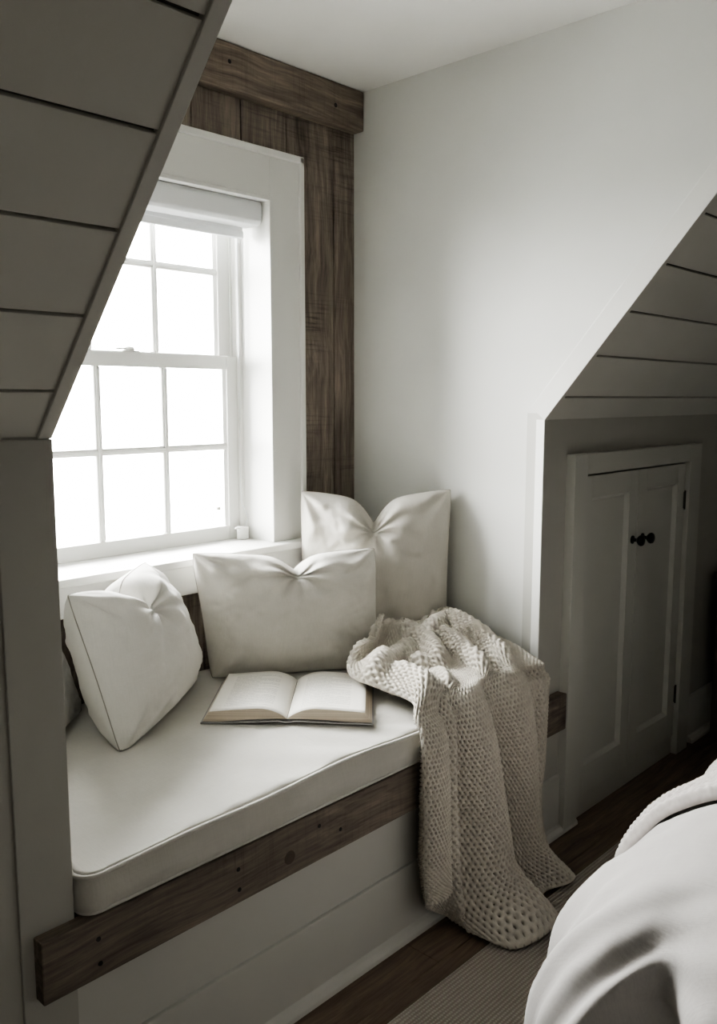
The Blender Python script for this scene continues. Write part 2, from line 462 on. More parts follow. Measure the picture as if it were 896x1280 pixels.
up = sash('upper_sash', SY + 0.040, 1.067, 1.890, 1.552, 2.086, 0.052, 0.045, 0.045, (1.356, 1.594), (1.872,))
lk = MB().box(1.445, 1.505, SY + 0.004, SY + 0.03, 1.591, 1.597, 0.002)
lk.lathe([(0.017, 0), (0.017, 0.006), (0.012, 0.012), (0, 0.013)], (1.475, SY + 0.017, 1.597)).box(1.425, 1.475, SY + 0.008, SY + 0.018, 1.599, 1.605, 0.002)
lk.build('sash_lock', M['vinyl'], lo, 'auto')
MB().lathe([(0.006, 0), (0.006, 0.012), (0, 0.013)], (1.80, SY + 0.018, 1.075), (0, -1, 0), 12).build('sash_tab', M['seam'], lo, 'auto')

# roller blind in the head of the window
bl = tag(empty('roller_blind', (1.478, 2.25, 2.02)), 'white roller blind rolled up at the top of the window', 'blind')
cz = MB().prism([(2.236, 2.008), (2.226, 2.02), (2.224, 2.07), (2.232, 2.084), (2.31, 2.084), (2.31, 2.008)], 'x', 1.069, 1.889, 0.004)
cz.build('cassette', M['shade'], bl, 'auto')
MB().box(1.080, 1.868, 2.300, 2.306, 1.985, 2.03, 0.001).build('blind_fabric', M['shade'], bl)
MB().box(1.080, 1.868, 2.293, 2.313, 1.972, 1.996, 0.004, 3).build('hem_bar', M['shade'], bl)
cd = MB()
pts = [(1.872, 2.335, 2.02), (1.872, 2.337, 1.6), (1.871, 2.338, 1.15), (1.873, 2.334, 1.09), (1.884, 2.322, 1.055), (1.886, 2.318, 1.035), (1.878, 2.322, 1.012)]
cd.tube(pts, 0.0016, 6); cd.build('pull_cord', M['shade'], bl, True)
cw = MB().lathe([(0.015, 0), (0.021, 0.002), (0.020, 0.02), (0.021, 0.043), (0.016, 0.045), (0.014, 0.040), (0, 0.039)], (1.866, 2.324, 0.9665), (0, 0, 1), 20)
cw.box(1.832, 1.852, 2.318, 2.326, 1.004, 1.010, 0.002)
cw.build('cord_weight', M['trim'], bl, 'auto')

# ------------------------------------------------------------------ baseboards, door casing, cupboard doors
struct(MB().box(RX0, 2.452, KY - 0.012, KY + 0.001, 0.001, 0.203, 0.003).build('baseboard_left', M['trim_base']))
struct(MB().prism([(KY - 0.011, 0.001), (KY - 0.034, 0.001), (KY - 0.032, 0.012), (KY - 0.022, 0.024), (KY - 0.011, 0.030)], 'x', RX0, 2.545, 0.001).build('baseboard_front', M['trim_base']))
struct(MB().box(3.452, RX1, KY - 0.012, KY + 0.001, 0.001, 0.203, 0.003)
       .prism([(KY - 0.011, 0.001), (KY - 0.034, 0.001), (KY - 0.032, 0.012), (KY - 0.022, 0.024), (KY - 0.011, 0.030)], 'x', 3.50, RX1, 0.001).build('baseboard_right', M['trim_base']))
dc = MB()
dc.box(2.452, 2.535, KY - 0.032, KY + 0.002, 0.001, 1.272, 0.002).box(3.345, 3.450, KY - 0.032, KY + 0.002, 0.001, 1.272, 0.002)
dc.box(2.535, 3.345, KY - 0.032, KY + 0.002, 1.205, 1.272, 0.002)
struct(dc.build('trim_5', M['door']))
struct(MB().box(2.535, 3.345, KY - 0.008, KY + 0.04, 0.001, 0.075, 0.002).build('trim_6', M['door']))
def leaf(name, x0, x1, knob_x, hinge_x):
    y0, y1 = KY - 0.014, KY + 0.012
    z0, z1 = 0.079, 1.196
    d = MB()
    s, t, bt = 0.066, 0.075, 0.105
    d.box(x0, x0 + s, y0, y1, z0, z1, 0.0015).box(x1 - s, x1, y0, y1, z0, z1, 0.0015)
    d.box(x0 + s, x1 - s, y0, y1, z1 - t, z1, 0.0015).box(x0 + s, x1 - s, y0, y1, z0, z0 + bt, 0.0015)
    o = struct(d.build(name, M['door']))
    # recessed panel with a sloped moulding round it
    p = MB(); px0, px1, pz0, pz1 = x0 + s, x1 - s, z0 + bt, z1 - t
    p.box(px0 - 0.002, px1 + 0.002, y0 + 0.016, y1 - 0.002, pz0 - 0.002, pz1 + 0.002)
    k = 0.012
    p.prism([(px0 - .001, y0 + .002), (px0 + k, y0 + .017), (px0 - .001, y0 + .017)], 'z', pz0, pz1)
    p.prism([(px1 + .001, y0 + .002), (px1 - k, y0 + .017), (px1 + .001, y0 + .017)], 'z', pz0, pz1)
    p.prism([(y0 + .002, pz0 - .001), (y0 + .017, pz0 + k), (y0 + .017, pz0 - .001)], 'x', px0, px1)
    p.prism([(y0 + .002, pz1 + .001), (y0 + .017, pz1 - k), (y0 + .017, pz1 + .001)], 'x', px0, px1)
    p.build('door_panel', M['door'], o)
    kb = MB().lathe([(0.015, 0), (0.015, 0.003), (0.007, 0.005), (0.006, 0.017), (0.012, 0.022), (0.019, 0.029), (0.0205, 0.035), (0.018, 0.041), (0.010, 0.045), (0, 0.046)], (knob_x, y0, 0.945), (0, -1, 0), 24)
    kb.build('knob', M['black'], o, 'auto')
    if hinge_x:
        for z in (1.02, 0.225):
            h = MB().box(hinge_x - 0.002, hinge_x + 0.009, y0 - 0.002, y0 + 0.003, z, z + 0.065, 0.001)
            h.lathe([(0, 0), (0.0035, 0), (0.0035, 0.075), (0, 0.075)], (hinge_x + 0.004, y0 - 0.004, z - 0.005), (0, 0, 1), 10)
            h.build('hinge', M['hinge'], o)
    return o
leaf('door_1', 2.538, 2.9385, 2.905, None)
leaf('door_2', 2.9415, 3.342, 2.984, 3.335)
MB  # noqa
# ------------------------------------------------------------------ built-in window bench
bench = tag(empty('window_bench', (1.51, 1.6, 0)), 'built-in white window bench with a dark reclaimed timber front rail', 'bench')
MB().box(AX0 + 0.001, AX1 - 0.001, KY - 0.001, KY + 0.02, 0.002, 0.49, 0.001).build('front_panel', M['trim_base'], bench)
MB().box(AX0 + 0.001, AX1 - 0.001, KY, BY, 0.468, 0.490, 0.001).build('seat_board', M['dark_wood'], bench)
RY = 1.374
rail = MB().box(0.635, 2.437, RY, KY - 0.0005, 0.374, 0.495, 0.003, 2).build('front_rail', M['rail'], bench)
for (x, z) in ((0.745, 0.452), (0.747, 0.402), (1.075, 0.452), (1.077, 0.405), (1.315, 0.460), (1.385, 0.425), (1.82, 0.455), (2.05, 0.405)):
    MB().lathe([(0, 0), (0.0052, 0), (0.0045, 0.0012), (0, 0.0016)], (x, RY - 0.0002, z), (0, -1, 0), 10).build('nail_hole', M['black'], rail)
MB().lathe([(0.016, 0), (0.0155, 0.0006), (0.011, 0.0007), (0.0105, 0.0014), (0.005, 0.0015), (0, 0.0018)], (1.222, RY - 0.0002, 0.419), (0, -1, 0), 18).build('wood_knot', M['knot'], rail, 'auto')

# ------------------------------------------------------------------ seat cushion
CX0, CX1, CY0, CY1 = AX0 + 0.008, 2.322, 1.377, 2.195
def cush_top(x, y):
    """height of the cushion's top surface"""
    u = (x - CX0) / (CX1 - CX0) * 2 - 1; v = (y - CY0) / (CY1 - CY0) * 2 - 1
    e = (max(0.0, 1 - abs(u) ** 6) * max(0.0, 1 - abs(v) ** 5))
    z = 0.588 + 0.016 * e ** 0.7
    z += 0.004 * noise.noise((x * 3.1, y * 3.7, 1.3)) * e
    z += 0.0035 * noise.noise((x * 9.0 + y * 4, y * 5, 4.1)) * (1 - max(0, v)) * 0.5
    z += edge_wave(x) * max(0.0, -v) ** 3
    fr_ = math.exp(-((y - CY0 - 0.07) / 0.07) ** 2)
    z += fr_ * 0.007 * noise.noise((x * 17 + (y - CY0) * 14, y * 3, 8.8)) - 0.004 * fr_
    return z
def edge_wave(x): return 0.006 * math.sin(x * 5.2 + 0.7) + 0.003 * math.sin(x * 13.0 + 2)
def cush_outline(k, n):
    """rounded rectangle, point k of n; returns x, y, outward normal"""
    r = 0.035
    w, d = CX1 - CX0 - 2 * r, CY1 - CY0 - 2 * r
    segs = [(w, 's'), (PI / 2 * r, 'c'), (d, 's'), (PI / 2 * r, 'c'), (w, 's'), (PI / 2 * r, 'c'), (d, 's'), (PI / 2 * r, 'c')]
    tot = sum(s[0] for s in segs); t = (k / n) * tot
    x, y, a = CX0 + r, CY0, 0.0
    for L, ty in segs:
        q = min(t, L)
        if ty == 's':
            x += math.cos(a) * q; y += math.sin(a) * q
        else:
            cx, cy = x - math.sin(a) * r, y + math.cos(a) * r
            a2 = a + q / r
            x, y = cx + math.sin(a2) * r, cy - math.cos(a2) * r; a = a2
        t -= L
        if t <= 0: break
    return x, y, math.sin(a), -math.cos(a)
NO = 400
def cush_ring(inset, zf, bul):
    out = []
    for k in range(NO):
        x, y, nx, ny = cush_outline(k, NO)
        out.append((x - nx * inset + nx * bul(x), y - ny * inset + ny * bul(x), zf(x, y)))
    return out
def bulge(f): return lambda x: f * (0.010 + 0.009 * noise.noise((x * 11, 2.2, f)))
rings = []
cxm, cym = (CX0 + CX1) / 2, (CY0 + CY1) / 2
base_ring = [cush_outline(k, NO) for k in range(NO)]
for s in (0.0, 0.1, 0.2, 0.3, 0.4, 0.5, 0.58, 0.66, 0.73, 0.80, 0.86, 0.91, 0.95, 0.98):
    rr = []
    for (x, y, nx, ny) in base_ring:
        xx, yy = cxm + (x - cxm) * s, cym + (y - cym) * s
        rr.append((xx, yy, cush_top(xx, yy)))
    rings.append(rr)
def front(y): return 1.0 if y < CY0 + 0.05 else 0.0
def top_edge(x, y): return 0.585 + (edge_wave(x) if y < CY0 + 0.05 else 0)
rings.append(cush_ring(0.006, lambda x, y: top_edge(x, y) + 0.003, lambda x: 0))
rings.append(cush_ring(0.003, lambda x, y: top_edge(x, y) - 0.008, lambda x: 0))
for t, f in ((0.15, 0.4), (0.35, 0.8), (0.55, 1.0), (0.75, 0.9), (0.9, 0.5), (0.97, 0.1)):
    rings.append(cush_ring(0.005, lambda x, y, t=t: (top_edge(x, y) - 0.008) * (1 - t) + 0.499 * t, bulge(f)))
rings.append(cush_ring(0.012, lambda x, y: 0.4962, lambda x: 0))
P = np.array(rings)
cushion = grid_obj('seat_cushion', P, M['cushion'], wrap=True)
tag(cushion, 'long off-white linen seat cushion with piped edges on the window bench', 'cushion')
pp = []
for k in range(NO):
    x, y, nx, ny = base_ring[k]
    ear = 0.0
    pp.append((x + nx * (0.001 + ear), y + ny * (0.001 + ear), top_edge(x, y) - 0.002))
MB().tube(pp, 0.0046, 8, closed=True).build('top_piping', M['pipe'], cushion, True)
pp = [(x - nx * 0.003, y - ny * 0.003, 0.5015) for x, y, nx, ny in base_ring]
MB().tube(pp, 0.0040, 8, closed=True).build('bottom_piping', M['pipe'], cushion, True)

# ------------------------------------------------------------------ pillows
def fbm(p, o=3):
    s = 0; a = 1.0
    for _ in range(o):
        s += a * noise.noise(p); p = (p[0] * 2.1, p[1] * 2.1, p[2] * 2.1 + 3.7); a *= 0.5
    return s
def pillow(name, TL, TR, BR, BL, thick, mat, label, chop=(0.0, 0.12, 0.22), seed=0.0, group=None, bow=0.06, back=1.0, seam_vis=True, sag=0.0):
    """corners as seen from the front; chop=(centre u, depth as share of height, width)"""
    TL, TR, BR, BL = map(Vector, (TL, TR, BR, BL))
    U = ((TR - TL) + (BR - BL)) / 2; V = ((TL - BL) + (TR - BR)) / 2
    N = V.cross(U).normalized() * -1      # towards the viewer
    N = U.cross(V).normalized()
    H = V.length
    n = 110
    def q(x): return math.copysign(abs(x) ** 0.92, x)
    def spot(u, v, side):
        # bow the edges inward, leaving pointed corners
        bu = 1 - bow * (1 - v * v) * abs(u) ** 3
        bv = 1 - bow * (1 - u * u) * abs(v) ** 3
        cr = 1 - 0.035 * (abs(u) * abs(v)) ** 5
        uu, vv = u * bu * cr, v * bv * cr
        p = TL * ((1 - uu) * (1 + vv) / 4) + TR * ((1 + uu) * (1 + vv) / 4) + BR * ((1 + uu) * (1 - vv) / 4) + BL * ((1 - uu) * (1 - vv) / 4)
        cu, cd, cw = chop
        g = math.exp(-((u - cu) / cw) ** 2)
        lin = max(0.0, 1 - abs(u - cu) / (1 + cu if u < cu else 1 - cu))
        tv = max(0.0, (v + 0.15) / 1.15)
        # sharp V in the middle of the chop with plump shoulders either side
        gs = 0.30 * g + 0.42 * math.exp(-abs(u - cu) / (cw * 0.55)) + 0.28 * lin ** 1.2
        p = p - V * (cd * gs * tv ** 2.2)
        prof = (max(0.0, 1 - abs(u) ** 2.3) * max(0.0, 1 - abs(v) ** 2.3)) ** 0.52
        t = thick * prof
        t *= 1 - 0.50 * math.exp(-((u - cu) / (cw * 0.75)) ** 2) * tv ** 2.0
        t *= 1 + 0.20 * tv * math.exp(-(((abs(u - cu)) - cw * 1.9) / (cw * 0.9)) ** 2)
        t *= 1 + sag * (-v) * 0.5
        # creases raying out from the chop
        du, dv = u - cu, v - (1 - cd * 2.2)
        ang = math.atan2(du, -dv + 0.05); rad = math.hypot(du, dv)
        w = math.sin(ang * 9.0 + seed + 1.5 * noise.noise((u * 2, v * 2, seed))) * math.exp(-rad / 0.42) * min(1, rad / 0.08)
        wr = 0.012 * w * (1 if cd > 0 else 0)
        # creases at the corners
        for (a, b) in ((-1, -1), (1, -1), (-1, 1), (1, 1)):
            ca, cb = u - a, v - b
            rr = math.hypot(ca, cb)
            an = math.atan2(cb * b, ca * a)
            wr += 0.012 * math.sin(an * 9 + seed + a) * math.exp(-((rr - 0.30) / 0.20) ** 2)
        wr += 0.008 * fbm((u * 2.0 + seed, v * 2.0, side * 3.0 + seed))
        wr += 0.0035 * fbm((u * 6.0 + seed, v * 5.0, side + seed))
        wr += 0.004 * max(0.0, noise.noise((u * 3.2 + v * 1.5 + seed, v * 9.0 - u * 4.0, side + seed * 2)))
        s = t if side > 0 else -t * back
        w_ = p + N * (s + wr * min(1, prof * 1.6) * (1 if side > 0 else -1))
        # rests on the cushion and against the walls, pressed flat where it touches
        w_.x = max(AX0 + 0.002, min(AX1 - 0.002, w_.x))
        lim = 2.126 if 0.935 < w_.z < 0.98 else (2.148 if 0.85 < w_.z < 0.96 else (2.176 if w_.z >= 0.98 and w_.x < 2.04 else 2.20))
        w_.y = min(lim, w_.y)
        w_.z = max(w_.z, cush_top(w_.x, min(w_.y, CY1)) + 0.004)
        return w_
    gu = [math.sin((i / n * 2 - 1) * PI / 2 * 0.97) / math.sin(PI / 2 * 0.97) for i in range(n + 1)]
    bm = bmesh.new()
    F = [[bm.verts.new(spot(gu[i], gu[j], 1)) for i in range(n + 1)] for j in range(n + 1)]
    B = [[None] * (n + 1) for _ in range(n + 1)]
    for j in range(n + 1):
        for i in range(n + 1):
            B[j][i] = F[j][i] if i in (0, n) or j in (0, n) else bm.verts.new(spot(gu[i], gu[j], -1))
    for j in range(n):
        for i in range(n):
            bm.faces.new((F[j][i], F[j][i + 1], F[j + 1][i + 1], F[j + 1][i]))
            bm.faces.new((B[j][i], B[j + 1][i], B[j + 1][i + 1], B[j][i + 1]))
    ctr = (TL + TR + BR + BL) / 4
    loc = Vector((ctr.x, ctr.y, min(BL.z, BR.z)))
    edge = [F[0][i].co.copy() for i in range(n)] + [F[j][n].co.copy() for j in range(n)] + [F[n][i].co.copy() for i in range(n, 0, -1)] + [F[j][0].co.copy() for j in range(n, 0, -1)]
    mb = MB(); mb.bm.free(); mb.bm = bm
    o = mb.build(name, mat, None, True, loc=loc)
    sm = MB(); sm.tube([e for e in edge], 0.0016, 6, closed=True)
    so = sm.build('seam', M['seam'], o, True)
    tag(o, label, 'pillow', group)
    return o
pillow('throw_pillow', (0.985, 1.905, 0.985), (1.325, 2.085, 0.998), (1.485, 2.085, 0.612), (1.040, 1.775, 0.590), 0.125, M['linen3'],
       'off-white square pillow propped diagonally at the window end left of the open book', chop=(-0.08, 0.22, 0.22), seed=1.3, bow=0.04, back=0.95)
pillow('throw_pillow', (1.472, 2.085, 1.002), (2.035, 1.850, 0.975), (1.962, 1.775, 0.602), (1.525, 2.070, 0.602), 0.098, M['linen'],
       'oatmeal rectangular lumbar pillow leaning behind the open book', chop=(0.05, 0.15, 0.17), seed=4.1, bow=0.03, back=0.5)
pillow('throw_pillow', (1.955, 2.130, 1.148), (2.285, 1.735, 1.158), (2.280, 1.745, 0.615), (1.930, 2.110, 0.615), 0.088, M['linen2'],
       'large square linen pillow standing in the corner against dark boards', chop=(-0.02, 0.20, 0.19), seed=7.7, bow=0.04, back=0.8)
pillow('throw_pillow', (0.790, 1.87, 0.90), (1.035, 2.12, 0.90), (1.115, 2.09, 0.61), (0.840, 1.83, 0.61), 0.035, M['linen3'],
       'pillow mostly hidden behind the diagonal off-white one, only a sliver showing', chop=(0.0, 0.05, 0.3), seed=2.2)

# ------------------------------------------------------------------ open book
pm, pnt, pb = new_mat('printed page')
L = pnt.links.new
tc = nd(pnt, 'ShaderNodeUVMap'); tc.uv_map = 'page'
sp = nd(pnt, 'ShaderNodeSeparateXYZ'); L(tc.outputs[0], sp.inputs[0])
def mth(op, a, b=None):
    n = nd(pnt, 'ShaderNodeMath', operation=op)
    for k, x in enumerate((a, b)):
        if x is None: continue
        if isinstance(x, (int, float)): n.inputs[k].default_value = x
        else: L(x, n.inputs[k])
    return n.outputs[0]
u_, v_ = sp.outputs[0], sp.outputs[1]
rowf = mth('FRACT', mth('MULTIPLY', v_, 34.0))
line = mth('MULTIPLY', mth('GREATER_THAN', rowf, 0.35), mth('LESS_THAN', rowf, 0.78))
inm = mth('MULTIPLY', mth('MULTIPLY', mth('GREATER_THAN', u_, 0.16), mth('LESS_THAN', u_, 0.80)), mth('MULTIPLY', mth('GREATER_THAN', v_, 0.10), mth('LESS_THAN', v_, 0.90)))
rowi = mth('FLOOR', mth('MULTIPLY', v_, 34.0))
wn = nd(pnt, 'ShaderNodeTexWhiteNoise', noise_dimensions='1D'); L(rowi, wn.inputs['W'])
endm = mth('LESS_THAN', u_, mth('ADD', mth('MULTIPLY', mth('GREATER_THAN', wn.outputs['Value'], 0.25), 0.3), 0.52))
cmb = nd(pnt, 'ShaderNodeCombineXYZ'); L(mth('MULTIPLY', u_, 90.0), cmb.inputs[0]); L(mth('MULTIPLY', rowi, 7.31), cmb.inputs[1])
wd = nd(pnt, 'ShaderNodeTexNoise', Scale=1.0, Detail=1.0); L(cmb.outputs[0], wd.inputs['Vector'])
ink = mth('MULTIPLY', mth('MULTIPLY', mth('MULTIPLY', line, inm), endm), mth('GREATER_THAN', wd.outputs['Fac'], 0.42))
mx = nd(pnt, 'ShaderNodeMix', data_type='RGBA'); L(mth('MULTIPLY', ink, 0.42), mx.inputs['Factor'])
mx.inputs['A'].default_value = (0.86, 0.835, 0.77, 1); mx.inputs['B'].default_value = (0.25, 0.25, 0.25, 1)
L(mx.outputs['Result'], pb.inputs['Base Color']); pb.inputs['Roughness'].default_value = 0.8
M['page'] = pm
em, ent, eb = new_mat('page edges')
v = coords(ent, (1, 1, 900)); n = nd(ent, 'ShaderNodeTexNoise', Scale=1.0, Detail=2.0); ent.links.new(v, n.inputs['Vector'])
r = ramp(ent, [(0.35, (0.44, 0.37, 0.29)), (0.65, (0.64, 0.56, 0.45))]); ent.links.new(n.outputs['Fac'], r.inputs['Fac']); ent.links.new(r.outputs['Color'], eb.inputs['Base Color'])
M['page_edge'] = em
M['book_cover'] = plain('book cover', (0.34, 0.33, 0.33), 0.6)

# book frame: s along the spine (near -> far), w across (left -> right)
B0 = Vector((1.438, 1.622, 0.0)); Bf = Vector((1.668, 1.832, 0.0))
bs = (Bf - B0); BL_ = bs.length; bs.normalize(); bw = Vector((bs.y, -bs.x, 0))
bz = 0.6075
def bpt(s, w, z): return B0 + bs * s + bw * w + Vector((0, 0, bz + z))
book = tag(empty('open_book', bpt(BL_ / 2, 0, 0)), 'open hardback book lying on the seat cushion', 'book')
PW = 0.205
def page_prof(side):
    """(w, z) from the gutter to the fore edge, top surface"""
    out = []
    for k in range(17):
        t = k / 16
        z = 0.014 + 0.029 * math.sin(min(1, t * 2.6) * PI / 2) ** 0.8 - 0.012 * t ** 1.6
        out.append((side * (0.001 + PW * t * (0.99)), z))
    return out
for side, nm in ((-1, 'left_pages'), (1, 'right_pages')):
    pr = page_prof(side)
    bm = bmesh.new(); uvl = bm.loops.layers.uv.new('page')
    ns = 12
    top = [[bm.verts.new(bpt(BL_ * i / ns, w, z)) for (w, z) in pr] for i in range(ns + 1)]
    def setuv(f, fn):
        for l in f.loops: l[uvl].uv = fn[l.vert]
    uvm = {}
    for i in range(ns + 1):
        for k in range(17):
            t = k / 16
            uvm[top[i][k]] = ((t if side > 0 else 1 - t), i / ns)
    for i in range(ns):
        for k in range(16):
            f = bm.faces.new((top[i][k], top[i][k + 1], top[i + 1][k + 1], top[i + 1][k]) if side > 0 else (top[i][k], top[i + 1][k], top[i + 1][k + 1], top[i][k + 1]))
            f.material_index = 0; setuv(f, uvm); f.smooth = True
    # block below: splayed fore edge
    def bot(k):
        t = k / 16
        return side * (0.001 + (PW + 0.016) * t), 0.0045 + 0.009 * math.sin(PI * min(1, t * 1.15)) * (1 - t) + (0.008 * (1 - t) ** 4)
    bt = [[bm.verts.new(bpt(BL_ * (i / ns) + (0), *bot(k))) for k in range(17)] for i in range(ns + 1)]
    for i in range(ns):
        for k in range(16):
            bm.faces.new((bt[i][k], bt[i][k + 1], bt[i + 1][k + 1], bt[i + 1][k])).material_index = 1
        bm.faces.new((top[i][16], bt[i][16], bt[i + 1][16], top[i + 1][16])).material_index = 1
        bm.faces.new((top[i][0], top[i + 1][0], bt[i + 1][0], bt[i][0])).material_index = 1
    for i in (0, ns):
        for k in range(16): bm.faces.new((top[i][k], top[i][k + 1], bt[i][k + 1], bt[i][k])).material_index = 1
    mb = MB(); mb.bm.free(); mb.bm = bm
    o = mb.build(nm[5 if side < 0 else 6:] if False else 'page_block', M['page'], book)
    o.data.materials.append(M['page_edge'])
cv = MB()
def slab(s0, s1, prof, th):
    bm = cv.bm
    A = [[bm.verts.new(bpt(s, w, z + dz)) for (w, z) in prof] for s, dz in ((s0, 0), (s1, 0), (s1, th), (s0, th))]
    n = len(prof)
    for k in range(n - 1):
        for a in range(4):
            X, Y = A[a], A[(a + 1) % 4]
            bm.faces.new((X[k], X[k + 1], Y[k + 1], Y[k]))
    for k in (0, n - 1): bm.faces.new([A[a][k] for a in range(4)])
slab(-0.006, BL_ + 0.006, [(-PW - 0.021, 0.0), (-PW * 0.5, 0.0035), (-0.02, 0.0075), (-0.008, 0.004), (0.008, 0.004), (0.02, 0.0075), (PW * 0.5, 0.0035), (PW + 0.021, 0.0)], 0.003)
cv.build('cover', M['book_cover'], book)
